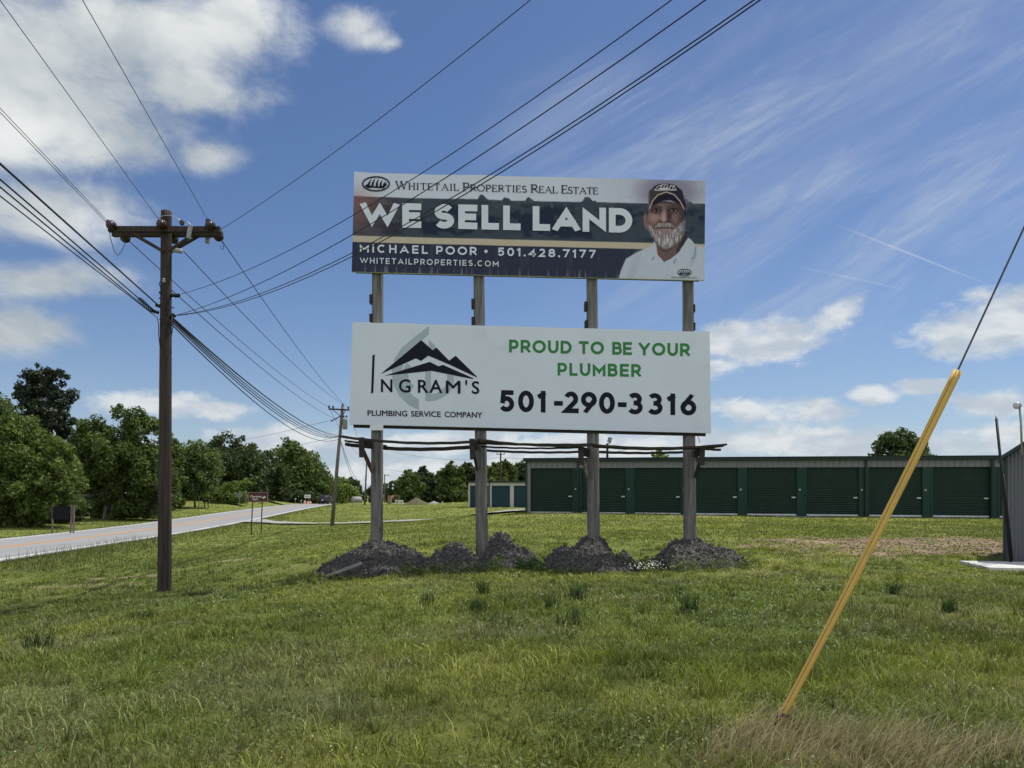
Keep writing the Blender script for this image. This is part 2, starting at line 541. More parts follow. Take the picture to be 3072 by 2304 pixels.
CTRL = [(-6, -8, 0), (0, -8, 0), (6, -8, 0), (-2.8, 3.9, 0), (0, 3.9, 0), (2.8, 3.9, 0), (-4.5, 6, -.10), (0, 6.5, -.01), (4.5, 6.5, -.01),
        (-7, 9.5, -.50), (-3, 9, -.12), (0, 9, -.06), (5, 9, -.05), (9, 10, -.05), (-7.5, 13, -.72), (-3.5, 13, -.30), (2, 13, -.22), (8, 13, -.18),
        (-8.25, 17, -.92), (-5.6, 17, -.60), (-3.4, 17, -.42), (0, 17, -.38), (4.5, 17, -.34), (12.4, 18, -.30), (-3.4, 19, -.34), (0, 19, -.30), (4.5, 19, -.27),
        (-11, 22, -1.02), (-6, 23, -.55), (0, 24, -.14), (6, 24, -.12), (13, 23, -.12), (-12, 30, -1.1), (-7, 30, -.5), (0, 31, .02), (8, 31, .05), (15, 30, .05),
        (1, 41, .26), (11, 39, .2), (24, 36, .16), (20, 30, .05), (30, 36, .15), (1, 50, .2), (20, 50, .2), (40, 60, .2),
        (-16, 45, -1.2), (-10, 42, -.75), (-5, 45, -.35), (-14.5, 57, -1.28), (-7, 58, -.9), (0, 62, -.6), (-8, 70, -1.0), (-14, 75, -1.25),
        (-5, 86, -.36), (2, 86, -.36), (-12, 90, -.85), (-15, 110, -.75), (-18, 130, -.75), (-12, 112, -.44), (-8, 130, -.35), (0, 130, -.35), (20, 100, -.1),
        (-30, 30, -1.0), (-34, 55, -1.1), (-40, 80, -1.0), (-40, 112, -.35), (-47, 108, -.15), (-52, 126, .2), (-62, 104, -.2), (-60, 60, -1.0), (-14, 10, -1.0), (-13, 0, -.9), (-30, 0, -.9), (-60, 0, -.9),
        (40, 0, 0), (60, 60, .2), (30, 10, -.1), (80, 130, 0), (-80, 200, -2.), (-30, 200, -2.6), (0, 200, -1.6), (80, 220, -1.), (200, 300, -2), (-200, 300, -4), (0, 400, -4),
        (-200, 0, -1), (200, 0, 0), (0, -100, 0), (-100, -100, -1), (100, -100, 0)]
_c = np.array(CTRL, float)
_MQ = 3.0
_A = np.sqrt(((_c[:, None, :2] - _c[None, :, :2]) ** 2).sum(-1) + _MQ ** 2)
_wts = np.linalg.solve(_A + 0.15 * np.eye(len(_c)) * -1, _c[:, 2] - _c[:, 2].mean())
_zm = _c[:, 2].mean()


def rbf(x, y):
    x, y = np.asarray(x, float), np.asarray(y, float)
    sh = x.shape
    x, y = x.ravel(), y.ravel()
    out = np.empty(len(x))
    for i in range(0, len(x), 20000):
        a, b = x[i:i + 20000, None], y[i:i + 20000, None]
        out[i:i + 20000] = np.sqrt((a - _c[None, :, 0]) ** 2 + (b - _c[None, :, 1]) ** 2 + _MQ ** 2) @ _wts
    return (out + _zm).reshape(sh)


def road_off(x, y):
    """signed metres from the near white line, positive on the camera's side; width direction"""
    return (np.asarray(x) - (ROAD_X0 + ROAD_S * np.asarray(y))) * 0.9903


def tz(x, y, road=True):
    x, y = np.asarray(x, float), np.asarray(y, float)
    z = rbf(x, y)
    far = sstep(np.hypot(x, y), 320, 420)
    z = z * (1 - far) + far * (-6.0)
    z = z + (fbm(x * 0.5, y * 0.5, 5) - 0.5) * 0.14 * sstep(np.hypot(x, y), 2, 8) + (fbm(x * 2.2, y * 2.2, 9) - 0.5) * 0.05
    if road:
        o = road_off(x, y)
        c = o + ROAD_W / 2
        k = 1 - sstep(np.abs(c), 4.3, 8.0)
        z = z * (1 - k) + k * (road_z(y) - 0.02)
        k2 = 1 - sstep(np.abs(c), 4.0, 4.25)
        z = z - k2 * 0.12
    return z


def gz(x, y):
    return float(tz(np.array([x]), np.array([y]))[0])


def on_ground(px, py, D):
    p = P(px, py, D)
    return Vector((p.x, p.y, gz(p.x, p.y)))


# ground colour patches, shared by the soil sheet and the blades that stand on it
G_A = np.array([0.152, 0.192, 0.040])
G_B = np.array([0.216, 0.236, 0.054])
G_C = np.array([0.112, 0.146, 0.038])
G_DRY = np.array([0.225, 0.215, 0.110])


def dirt_mask(x, y):
    """bare reddish gravel before the right-hand shed, and worn spots in the ditch"""
    n = fbm(x * 1.1, y * 1.1, 40)
    a = 1.25 - np.sqrt(((x - 12.4) / 5.8) ** 2 + ((y - 21.8) / 3.0) ** 2) + (n - 0.5) * 1.3
    m = sstep(a, 0.1, 0.6) * (.45 + .55 * sstep(fbm(x * 2.6, y * 2.6, 44), .36, .56))
    for (cx, cy, rx, ry, s) in ((-11.6, 21.5, 1.5, 0.7, .9), (-9.6, 25.0, 1.3, 0.5, .8), (-12.0, 19.5, 2.2, 0.5, .6), (-9.6, 29.5, 1.6, .4, .7), (1.9, 38.5, 3.2, 0.5, .55), (9.4, 37.3, 2.0, .5, .6), (6.3, 24.3, 1.1, 0.35, .7)):
        b = 1 - np.sqrt(((x - cx) / rx) ** 2 + ((y - cy) / ry) ** 2) + (n - 0.5) * 1.2
        m = np.maximum(m, s * sstep(b, 0.0, 0.5))
    return m


def dry_mask(x, y):
    """dead straw-coloured grass low on the right, round the guy anchor"""
    n = fbm(x * 1.3, y * 1.3, 71)
    a = 1.1 - np.sqrt(((x - 1.95) / .95) ** 2 + ((y - 4.1) / 0.5) ** 2) + (n - 0.5) * 1.1
    b = 1.1 - np.sqrt(((x - 3.2) / .85) ** 2 + ((y - 4.05) / 0.5) ** 2) + (n - 0.5) * 1.1
    return np.maximum(sstep(a, 0.0, 0.6), sstep(b, 0.0, 0.6))


def ground_col(x, y):
    x, y = np.asarray(x, float), np.asarray(y, float)
    n1 = fbm(x * 0.33, y * 0.33, 21)
    n2 = fbm(x * 0.8 + 5, y * 0.8, 33)
    n3 = fbm(x * 0.12, y * 0.12, 51)
    n4 = fbm(x * 0.55 + 9, y * 0.75, 63, 5, 0.6)
    near = 1 - sstep(y, 8, 26)
    c = G_A + (G_B - G_A) * sstep(n1, 0.40, 0.64)[..., None]
    c = c + (G_C - c) * (sstep(n2, 0.50, 0.68) * 0.75)[..., None]
    far = sstep(y, 14, 40)[..., None]
    c = c * (1 - 0.5 * far) + 0.5 * far * (G_B * 1.05)
    c = c + (G_DRY - c) * (sstep(n4, 0.50, 0.66) * (0.18 + 0.26 * near))[..., None]
    # the verge and ditch are darker and greener
    dv = sstep(-x - 0.06 * y, 5.0, 8.0) * (1 - sstep(y, 60, 90)) * (1 - sstep(y, 30, 45) * 0.4)
    c = c * (1 - 0.45 * dv[..., None]) + 0.45 * dv[..., None] * (G_C * 1.12)
    c = c * (0.86 + 0.28 * n3)[..., None] * (1 - .10 * near)[..., None]  # turf colour darkened close by, painting in the shadow among longer blades
    dm = dry_mask(x, y)[..., None]
    c = c * (1 - dm) + dm * np.array([0.185, 0.175, 0.08])
    return c


def axis(lo, hi, fine, g, c0=0.0):
    a, s = [c0], fine
    while a[-1] < hi:
        a.append(a[-1] + s)
        s = max(fine, (a[-1] - c0) * g)
    b, s = [c0], fine
    while b[-1] > lo:
        b.append(b[-1] - s)
        s = max(fine, (c0 - b[-1]) * g)
    return np.array(sorted(set(a + b[1:])))


gx = axis(-1500, 1500, 0.16, 0.026)
gy = axis(-300, 2500, 0.16, 0.021, 4.0)
GX, GY = np.meshgrid(gx, gy)
GZ = tz(GX, GY)
nx, ny = len(gx), len(gy)
idx = np.arange(nx * ny).reshape(ny, nx)
fc = np.stack([idx[:-1, :-1], idx[:-1, 1:], idx[1:, 1:], idx[1:, :-1]], -1).reshape(-1, 4)
gc = ground_col(GX.ravel(), GY.ravel())
dmk = dirt_mask(GX.ravel(), GY.ravel())[:, None]
nn = fbm(GX.ravel() * 3, GY.ravel() * 3, 81)[:, None]
soil = np.array([0.30, 0.215, 0.145]) * (0.7 + 0.6 * nn)
gcol = gc * (1 - dmk) + soil * dmk
me = fast_mesh('ground', np.stack([GX.ravel(), GY.ravel(), GZ.ravel()], -1), fc, gcol, True)
mg = bpy.data.materials.new('turf_soil')
mg.use_nodes = True
t = NT(mg.node_tree)
pb = mg.node_tree.nodes['Principled BSDF']
at = t.n('ShaderNodeAttribute', attribute_name='Col')
pos = t.n('ShaderNodeNewGeometry').outputs['Position']
nA = t.noise(pos, 9.0, 8, 0.72)
nB = t.noise(t.mapping(pos, sc=(1, 0.7, 1)), 1.6, 8, 0.7)
nC = t.noise(t.mapping(pos, loc=(7, 3, 0), sc=(1, 0.45, 1)), 0.55, 6, 0.68)
v = t.m('ADD', t.m('MULTIPLY', nA, 0.75), t.m('ADD', t.m('MULTIPLY', nB, 0.75), t.m('MULTIPLY', nC, 0.6)))
v = t.mapr(v, 0.72, 1.38, 0.34, 1.42, False)
comb = t.n('ShaderNodeCombineColor')
for i in range(3):
    t.put(comb.inputs[i], v)
c = t.mix(1.0, at.outputs['Color'], comb.outputs[0], 'MULTIPLY')
c = t.mix(t.mapr(t.noise(pos, 2.4, 8, 0.75), 0.56, 0.70, 0.0, 0.55), c, (0.135, 0.115, 0.062, 1))
t.put(pb.inputs['Base Color'], c)
pb.inputs['Roughness'].default_value = 0.95
pb.inputs['Specular IOR Level'].default_value = 0.1
b = t.n('ShaderNodeBump')
b.inputs['Strength'].default_value = 1.0
b.inputs['Distance'].default_value = 0.08
t.put(b.inputs['Height'], t.m('ADD', nA, t.m('MULTIPLY', nB, 1.6)))
t.put(pb.inputs['Normal'], b.outputs[0])
tag(link_mesh('ground', me, mg), kind='structure')


# ------------------------------------------------------------------ road, markings, driveway
def strip(name, o0, o1, lift, mat, d0=-60, d1=230, step=1.0):
    ds = np.arange(d0, d1, step)
    vv, ff = [], []
    for d in ds:
        z = float(road_z(d)) + lift
        for o in (o0, o1):
            vv.append((ROAD_X0 + ROAD_S * d + o / 0.9903, d, z))
    for i in range(len(ds) - 1):
        ff.append((2 * i, 2 * i + 1, 2 * i + 3, 2 * i + 2))
    me = bpy.data.meshes.new(name)
    me.from_pydata(vv, [], ff)
    me.update()
    return tag(link_mesh(name, me, mat), kind='structure')


mr = bpy.data.materials.new('worn_asphalt')
mr.use_nodes = True
t = NT(mr.node_tree)
pb = mr.node_tree.nodes['Principled BSDF']
pos = t.n('ShaderNodeNewGeometry').outputs['Position']
a1 = t.noise(pos, 30, 6, 0.7)
a2 = t.noise(t.mapping(t.mapping(pos, rot=(0, 0, R(-8))), sc=(1.3, 0.06, 1)), 1.2, 5, 0.6)
c = t.mix(t.mapr(a2, 0.3, 0.7), (0.232, 0.235, 0.232, 1), (0.298, 0.30, 0.296, 1))
c = t.mix(t.mapr(a1, 0.35, 0.7), c, (0.19, 0.192, 0.19, 1))
t.put(pb.inputs['Base Color'], c)
pb.inputs['Roughness'].default_value = 0.85
strip('road', -ROAD_W - 0.45, 0.45, 0.02, mr)
M['line_white'] = mat_basic('road_white', (0.66, 0.66, 0.64), (0.5, 0.5, 0.49), 3, 0.7, c3=(0.36, 0.36, 0.35), s3=4)
M['line_yellow'] = mat_basic('road_yellow', (0.66, 0.29, 0.05), (0.56, 0.26, 0.06), 3, 0.7, c3=(0.36, 0.22, 0.11), s3=4)
strip('road_edge_line', -0.12, 0.12, 0.026, M['line_white'])
strip('road_edge_line', -ROAD_W - 0.12, -ROAD_W + 0.12, 0.026, M['line_white'])
strip('road_centre_line', -ROAD_W / 2 - 0.26, -ROAD_W / 2 - 0.10, 0.026, M['line_yellow'])
strip('road_centre_line', -ROAD_W / 2 + 0.10, -ROAD_W / 2 + 0.26, 0.026, M['line_yellow'])

# gravel driveway from the road past the big storage building
mdr = mat_basic('driveway_gravel', (0.33, 0.325, 0.30), (0.24, 0.235, 0.215), 3, 0.95, bump=0.6, bscale=25, c3=(0.22, 0.22, 0.15), s3=0.8)
dw = [(-27.5, 69.0, 3.4), (-25.0, 66.0, 5.0), (-22.0, 63.5, 3.4), (-18, 62.0, 2.6), (-14, 61.5, 2.1), (-9, 61.0, 1.9), (-5, 60.0, 2.3), (-2.5, 57.5, 3.2), (-1.2, 53.5, 3.6), (-0.6, 49, 3.4), (-0.4, 45, 2.6)]


def path_mesh(name, pts, mat, lift=0.03, sub=6, seed=3):
    q = np.array(pts, float)
    tt = np.linspace(0, len(q) - 1, (len(q) - 1) * sub + 1)
    xs, ys, ws = (np.interp(tt, np.arange(len(q)), q[:, k]) for k in range(3))
    for k in range(3):
        for arr in (xs, ys, ws):
            arr[1:-1] = (arr[:-2] + 2 * arr[1:-1] + arr[2:]) / 4
    tx, ty = np.gradient(xs), np.gradient(ys)
    l = np.hypot(tx, ty)
    nxn, nyn = -ty / l, tx / l
    vv, ff = [], []
    nc = 7
    for i in range(len(xs)):
        jit = (fbm(np.array([xs[i] * 1.5]), np.array([ys[i] * 1.5]), seed)[0] - 0.5) * 0.9
        for k in range(nc):
            s_ = (k / (nc - 1) * 2 - 1) * (ws[i] / 2) + (jit if k in (0, nc - 1) else 0)
            x, y = xs[i] + nxn[i] * s_, ys[i] + nyn[i] * s_
            vv.append((x, y, gz(x, y) + lift))
    for i in range(len(xs) - 1):
        for k in range(nc - 1):
            ff.append((i * nc + k, i * nc + k + 1, (i + 1) * nc + k + 1, (i + 1) * nc + k))
    me = bpy.data.meshes.new(name)
    me.from_pydata(vv, [], ff)
    me.update()
    return tag(link_mesh(name, me, mat), kind='structure')


path_mesh('driveway', dw, mdr, 0.13)
DW = np.array(dw)


def drive_mask(x, y):
    m = np.zeros(np.shape(x))
    for (a, b) in zip(DW[:-1], DW[1:]):
        d = b[:2] - a[:2]
        s_ = np.clip(((x - a[0]) * d[0] + (y - a[1]) * d[1]) / (d @ d), 0, 1)
        dist = np.hypot(x - a[0] - s_ * d[0], y - a[1] - s_ * d[1])
        m = np.maximum(m, dist < (a[2] + (b[2] - a[2]) * s_) / 2 + 0.35)
    return m > 0.5


# ------------------------------------------------------------------ stroke lettering
def arc(cx, cy, rx, ry, a0, a1, n=14):
    return [(cx + rx * math.cos(R(a0 + (a1 - a0) * i / n)), cy + ry * math.sin(R(a0 + (a1 - a0) * i / n))) for i in range(n + 1)]


GL = {
    'A': (0.98, [[(0, 0), (.5, 1), (1, 0)], [(.2, .27), (.8, .27)]]),
    'B': (0.76, [[(0, 0), (0, 1)], [(0, 1), (.58, 1)] + arc(.58, .77, .32, .23, 90, -90) + [(0, .54)], [(0, .54), (.62, .54)] + arc(.62, .27, .38, .27, 90, -90) + [(0, 0)]]),
    'C': (0.92, [arc(.52, .5, .52, .5, 46, 314, 24)]),
    'D': (0.86, [[(0, .0), (0, 1)], [(0, 1), (.42, 1)] + arc(.42, .5, .58, .5, 90, -90, 18) + [(0, 0)]]),
    'E': (0.70, [[(1, 1), (0, 1), (0, 0), (1, 0)], [(0, .5), (.9, .5)]]),
    'G': (0.96, [arc(.52, .5, .52, .5, 42, 300, 22) + [(.98, .2), (.98, .46)], [(.98, .46), (.58, .46)]]),
    'H': (0.82, [[(0, 0), (0, 1)], [(1, 0), (1, 1)], [(0, .5), (1, .5)]]),
    'I': (0.0, [[(.5, 0), (.5, 1)]]),
    'L': (0.64, [[(0, 1), (0, 0), (1, 0)]]),
    'M': (1.0, [[(0, 0), (0, 1), (.5, .3), (1, 1), (1, 0)]]),
    'N': (0.86, [[(0, 0), (0, 1), (1, 0), (1, 1)]]),
    'O': (1.04, [arc(.5, .5, .5, .5, 0, 360, 32)]),
    'P': (0.74, [[(0, 0), (0, 1)], [(0, 1), (.6, 1)] + arc(.6, .68, .4, .32, 90, -90) + [(0, .36)]]),
    'R': (0.76, [[(0, 0), (0, 1)], [(0, 1), (.58, 1)] + arc(.58, .70, .4, .30, 90, -90) + [(0, .40)], [(.5, .40), (1, 0)]]),
    'S': (0.74, [arc(.5, .75, .46, .25, 28, 262, 16) + arc(.5, .255, .5, .255, 82, -150, 16)]),
    'T': (0.74, [[(0, 1), (1, 1)], [(.5, 1), (.5, 0)]]),
    'U': (0.82, [[(0, 1), (0, .4)] + arc(.5, .4, .5, .4, 180, 360, 16) + [(1, 1)]]),
    'V': (0.92, [[(0, 1), (.5, 0), (1, 1)]]),
    'W': (1.40, [[(0, 1), (.25, 0), (.5, 1), (.75, 0), (1, 1)]]),
    'Y': (0.88, [[(0, 1), (.5, .42), (1, 1)], [(.5, .46), (.5, 0)]]),
    '.': (0.0, 'dot'), '*': (0.12, 'bullet'),
    '-': (0.42, [[(0, .42), (1, .42)]]),
    '0': (0.76, [arc(.5, .5, .5, .5, 0, 360, 30)]),
    '1': (0.42, [[(.78, 0), (.78, 1)], [(.78, .96), (.0, .84)]]),
    '2': (0.72, [arc(.48, .69, .46, .31, 158, -28, 14) + [(.02, 0), (1, 0)]]),
    '3': (0.74, [arc(.46, .765, .44, .235, 150, -90, 14) + [(.34, .53)], [(.34, .54), (.46, .54)] + arc(.46, .27, .52, .27, 90, -150, 18)]),
    '4': (0.82, [[(.74, 0), (.74, 1), (0, .24), (1, .24)]]),
    '5': (0.72, [[(.92, 1), (.17, 1), (.10, .50)], [(.10, .52)] + arc(.46, .325, .52, .325, 112, -150, 18)]),
    '6': (0.76, [arc(.5, .32, .5, .32, 0, 360, 24), [(.72, 1), (.30, .62), (.05, .40)]]),
    '7': (0.74, [[(0, 1), (1, 1), (.32, 0)]]),
    '8': (0.76, [arc(.5, .77, .43, .23, 0, 360, 22), arc(.5, .27, .5, .27, 0, 360, 24)]),
    '9': (0.76, [arc(.5, .68, .5, .32, 0, 360, 24), [(.28, 0), (.70, .38), (.95, .60)]]),
}
# roman capitals with thick and thin strokes and serifs: (width, [(polyline, weight)], [serif centres])
SG = {
    'W': (1.35, [([(.05, 1), (.28, 0)], 1), ([(.28, 0), (.5, 1)], .5), ([(.5, 1), (.74, 0)], 1), ([(.74, 0), (.97, 1)], .5)], [(.05, 1), (.5, 1), (.97, 1)]),
    'H': (.86, [([(.1, 0), (.1, 1)], 1), ([(.9, 0), (.9, 1)], 1), ([(.1, .52), (.9, .52)], .5)], [(.1, 0), (.1, 1), (.9, 0), (.9, 1)]),
    'I': (.30, [([(.5, 0), (.5, 1)], 1)], [(.5, 0), (.5, 1)]),
    'T': (.78, [([(.5, 0), (.5, 1)], 1), ([(0, 1), (1, 1)], .55), ([(.0, 1), (.0, .86)], .5), ([(1, 1), (1, .86)], .5)], [(.5, 0)]),
    'E': (.66, [([(.12, 0), (.12, 1)], 1), ([(.0, 1), (.92, 1), (.92, .86)], .55), ([(.0, 0), (1, 0), (1, .16)], .55), ([(.12, .52), (.8, .52)], .5)], []),
    'A': (.95, [([(.06, 0), (.5, 1)], .5), ([(.5, 1), (.94, 0)], 1), ([(.24, .36), (.76, .36)], .45)], [(.06, 0), (.94, 0)]),
    'L': (.64, [([(.12, 0), (.12, 1)], 1), ([(.0, 0), (1, 0), (1, .2)], .55)], [(.12, 1)]),
    'P': (.68, [([(.14, 0), (.14, 1)], 1), ([(.0, 1), (.55, 1)] + arc(.55, .73, .42, .27, 90, -90) + [(.14, .46)], .8)], [(.14, 0)]),
    'R': (.80, [([(.12, 0), (.12, 1)], 1), ([(.0, 1), (.48, 1)] + arc(.48, .74, .36, .26, 90, -90) + [(.12, .48)], .8), ([(.45, .48), (1, 0)], 1)], [(.12, 0)]),
    'O': (1.0, [(arc(.5, .5, .5, .5, 0, 360, 26), .8)], []),
    'S': (.60, [(arc(.5, .75, .42, .25, 30, 262, 14) + arc(.5, .25, .48, .25, 82, -150, 14), .85)], []),
}


class Ink:
    """flat lettering laid on a board: every stroke is a hair further out than the last so that none coincide"""
    def __init__(s, D):
        s.D, s.v, s.f, s.k = D, [], [], 0

    def w(s, px, py):
        p = P(px, py, s.D)
        return (p.x, p.y - 0.0010 - 0.00030 * s.k, p.z)

    def poly(s, pts):
        b = len(s.v)
        s.v += [s.w(*p) for p in pts]
        s.f.append(list(range(b, b + len(pts))))
        s.k = (s.k + 1) % 12

    def stroke(s, pts, w, ylim=None, closed=False):
        """pts in photo pixels, w in photo pixels"""
        n = len(pts)
        pts = [tuple(p) for p in pts]
        pts = [p for i, p in enumerate(pts) if i == 0 or math.dist(p, pts[i - 1]) > 0.04 * w]
        n = len(pts)
        if not closed and ylim:
            for e, q in ((0, 1), (-1, -2)):
                dxe, dye = pts[e][0] - pts[q][0], pts[e][1] - pts[q][1]
                le = math.hypot(dxe, dye)
                if le > 0.75 * w:
                    pts[e] = (pts[e][0] + dxe / le * w / 2, pts[e][1] + dye / le * w / 2)
        L, Rr = [], []
        for i in range(n):
            p = np.array(pts[i])
            if closed:
                a, b = np.array(pts[(i - 1) % (n - 1)]), np.array(pts[(i + 1) % (n - 1)])
            else:
                a, b = np.array(pts[max(i - 1, 0)]), np.array(pts[min(i + 1, n - 1)])
            d1 = p - a if (i > 0 or closed) else b - p
            d2 = b - p if (i < n - 1 or closed) else p - a
            d1, d2 = d1 / (np.hypot(*d1) + 1e-9), d2 / (np.hypot(*d2) + 1e-9)
            n1, n2 = np.array([-d1[1], d1[0]]), np.array([-d2[1], d2[0]])
            m = n1 + n2
            m = m / (np.hypot(*m) + 1e-9)
            k = min(1 / max(m @ n1, 0.22), 4.2)
            L.append(p + m * k * w / 2)
            Rr.append(p - m * k * w / 2)
        b = len(s.v)
        for l, r in zip(L, Rr):
            for q in (l, r):
                x, y = q
                if ylim:
                    fr = (x - ylim[4]) / max(ylim[5] - ylim[4], 1e-6)
                    lo, hi = ylim[0] + (ylim[1] - ylim[0]) * fr, ylim[2] + (ylim[3] - ylim[2]) * fr
                    y = min(max(y, hi), lo)
                s.v.append(s.w(x, y))
        for i in range(n - 1):
            s.f.append([b + 2 * i, b + 2 * i + 1, b + 2 * i + 3, b + 2 * i + 2])
        s.k = (s.k + 1) % 12

    def ell(s, cx, cy, rx, ry, n=28):
        s.poly([(cx + rx * math.cos(2 * math.pi * i / n), cy + ry * math.sin(2 * math.pi * i / n)) for i in range(n)])

    def word(s, txt, x0, y0, x1, y1, cap, wt, xs=1.0, serif=False, small=None):
        """txt filling the baseline (x0,y0)-(x1,y1); cap height in pixels; wt = stroke / cap height"""
        tab = SG if serif else GL
        wid = []
        for i, ch in enumerate(txt):
            sc = (small if (small and i > 0) else 1.0)
            wd = tab[ch][0]
            wid.append(max(wd * xs, wt if not serif else 0) * sc)
        gap = ((x1 - x0) / cap - sum(wid)) / max(len(txt) - 1, 1)
        x = 0.0
        sl_ = (y1 - y0) / max(x1 - x0, 1e-6)
        for i, ch in enumerate(txt):
            sc = cap * (small if (small and i > 0) else 1.0)
            wd = wid[i] * cap
            wpx = wt * sc
            bx = x0 + x * cap
            by = lambda q: y0 + (q - x0) * sl_
            fx = lambda a: bx + wpx / 2 + a * (wd - wpx)
            lim = (y0, y1, y0 - sc, y1 - sc, x0, x1)
            if serif:
                for pl, k in tab[ch][1]:
                    s.stroke([(bx + a * wd, by(bx + a * wd) - wpx * .2 - bb * (sc - wpx * .4)) for a, bb in pl], wpx * k, lim)
                for a, bb in tab[ch][2]:
                    cx_ = bx + a * wd
                    yy = by(cx_) - (0.03 if bb < .5 else .97) * sc
                    s.stroke([(cx_ - .16 * sc, yy), (cx_ + .16 * sc, yy)], .06 * sc, None)
            elif tab[ch][1] == 'dot':
                s.ell(bx + wd / 2, by(bx) - wpx * .6, wpx * .62, wpx * .62, 14)
            elif tab[ch][1] == 'bullet':
                s.ell(bx + wd / 2, by(bx) - sc * .5, sc * .2, sc * .2, 16)
            else:
                for pl in tab[ch][1]:
                    cl = (pl[0] == pl[-1] or math.dist(pl[0], pl[-1]) < 1e-6) and len(pl) > 3
                    s.stroke([(fx(a), by(fx(a)) - wpx / 2 - bb * (sc - wpx)) for a, bb in pl], wpx, lim, cl)
            x += wid[i] + gap

    def build(s, name, mat, parent):
        me = bpy.data.meshes.new(name)
        me.from_pydata(s.v, [], s.f)
        me.update()
        return link_mesh(name, me, mat, parent)


def font_text(txt, px0, py0, px1, py1, cap, D, bold, off0=0.0, lean=0):
    """built-in typeface as flat meshes, emboldened by stacking shifted copies; returns (verts, faces)"""
    cu = bpy.data.curves.new('lettering', 'FONT')
    cu.body = txt
    cu.resolution_u = 4
    ob = bpy.data.objects.new('lettering', cu)
    COL.objects.link(ob)
    dg = bpy.context.evaluated_depsgraph_get()
    dg.update()
    me = bpy.data.meshes.new_from_object(ob.evaluated_get(dg))
    co = np.array([v.co[:] for v in me.vertices])
    fs = [list(p.vertices) for p in me.polygons]
    bpy.data.objects.remove(ob)
    bpy.data.curves.remove(cu)
    bpy.data.meshes.remove(me)
    H = 0.70
    xa, xb = co[:, 0].min(), co[:, 0].max()
    V_, F_ = [], []
    n = 8 if bold > 0 else 1
    for k in range(n):
        ox, oy = (bold * math.cos(2 * math.pi * k / n), bold * math.sin(2 * math.pi * k / n)) if bold > 0 else (0, 0)
        b = len(V_)
        for c in co:
            a = (c[0] - xa) / (xb - xa)
            px = px0 + a * (px1 - px0) + ox * cap
            py = py0 + a * (py1 - py0) - (c[1] / H) * cap + oy * cap
            p = P(px, py, D)
            V_.append((p.x, p.y - 0.0012 - off0 - 0.0004 * k, p.z))
        F_ += [[b + i for i in f] for f in fs]
    return V_, F_


# ------------------------------------------------------------------ the billboard
BD = 18.0
bb_base = on_ground(1600, 1690, 18.3)
bill = empty('billboard', bb_base, 'tall two-tier wooden billboard on four grey posts with sagging plank catwalk', 'billboard')


def rough_pole(p0, p1, r0, r1, seed, n=20, rings=40, amp=0.03):
    """round timber with checks and bulges"""
    rnd = np.random.RandomState(seed)
    p0, p1 = Vector(p0), Vector(p1)
    vv, ff = [], []
    groove = rnd.uniform(0, 1, n) < 0.16
    for i in range(rings + 1):
        a = i / rings
        c = p0.lerp(p1, a)
        r = r0 + (r1 - r0) * a
        for k in range(n):
            th = 2 * math.pi * k / n
            rr = r * (1 + amp * (vnoise(np.array([k * 0.9]), np.array([a * 5.0]), seed)[0] - .5) * 2)
            if groove[k] and vnoise(np.array([k * 3.7]), np.array([a * 4.0]), seed + 7)[0] > 0.45:
                rr *= 0.93
            vv.append(c + Vector((math.cos(th) * rr, math.sin(th) * rr, 0)))
    for i in range(rings):
        for k in range(n):
            k2 = (k + 1) % n
            ff.append((i * n + k, i * n + k2, (i + 1) * n + k2, (i + 1) * n + k))
    mb = MB()
    mb.add(vv, ff, True)
    e = rings * n
    mb.f.append([e + k for k in range(n)]); mb.sm.append(False); mb.mi.append(0)
    return mb


PD = 18.24
posts = [((1134, 545), (1130, 1720)), ((1434, 545), (1447, 1720)), ((1774, 550), (1781, 1720)), ((2062, 555), (2070, 1720))]
for i, (tp, bt) in enumerate(posts):
    a, b = P(bt[0], bt[1], PD), P(tp[0], tp[1], PD)
    rough_pole(a, b, 0.163, 0.135, 11 + i).build('post', M['post'], bill)

# --- upper sign: a printed sheet, its colours painted on a fine grid
UC = dict(TL=(1063, 517), TR=(2116, 541), BL=(1055, 815), BR=(2113, 841))
LC = dict(TL=(1057.5, 966), TR=(2129, 995.5), BL=(1047.5, 1273), BR=(2133, 1299.5))


def bil(C_, s, t_):
    """s across 0..1, t down 0..1 -> pixel"""
    a = [np.asarray(C_[k], float) for k in ('TL', 'TR', 'BL', 'BR')]
    s, t_ = np.asarray(s)[..., None], np.asarray(t_)[..., None]
    return (a[0] * (1 - s) + a[1] * s) * (1 - t_) + (a[2] * (1 - s) + a[3] * s) * t_


def board(C_, name, depth, mat, label, wav=0.0, seed=0):
    """thin backing box whose top edge waves a little where the sheet has come loose"""
    n = 48
    mb = MB()
    s_ = np.linspace(0, 1, n + 1)
    top, bot = bil(C_, s_, np.zeros(n + 1)), bil(C_, s_, np.ones(n + 1))
    vv, ff = [], []
    for i in range(n + 1):
        w_ = (vnoise(np.array([s_[i] * 14]), np.array([0.5]), seed)[0] - .5) * wav
        a, b = P(top[i, 0], top[i, 1] + w_, BD), P(bot[i, 0], bot[i, 1], BD)
        vv += [a, b, a + Vector((0, depth, 0.0)), b + Vector((0, depth, 0))]
    for i in range(n):
        o, q = 4 * i, 4 * i + 4
        ff += [(o, o + 1, q + 1, q), (o + 2, q + 2, q + 3, o + 3), (o, q, q + 2, o + 2), (o + 1, o + 3, q + 3, q + 1)]
    ff += [(0, 2, 3, 1), (4 * n, 4 * n + 1, 4 * n + 3, 4 * n + 2)]
    mb.add(vv, ff)
    ob = mb.build(name, mat, bill)
    ob['label'] = label
    return ob


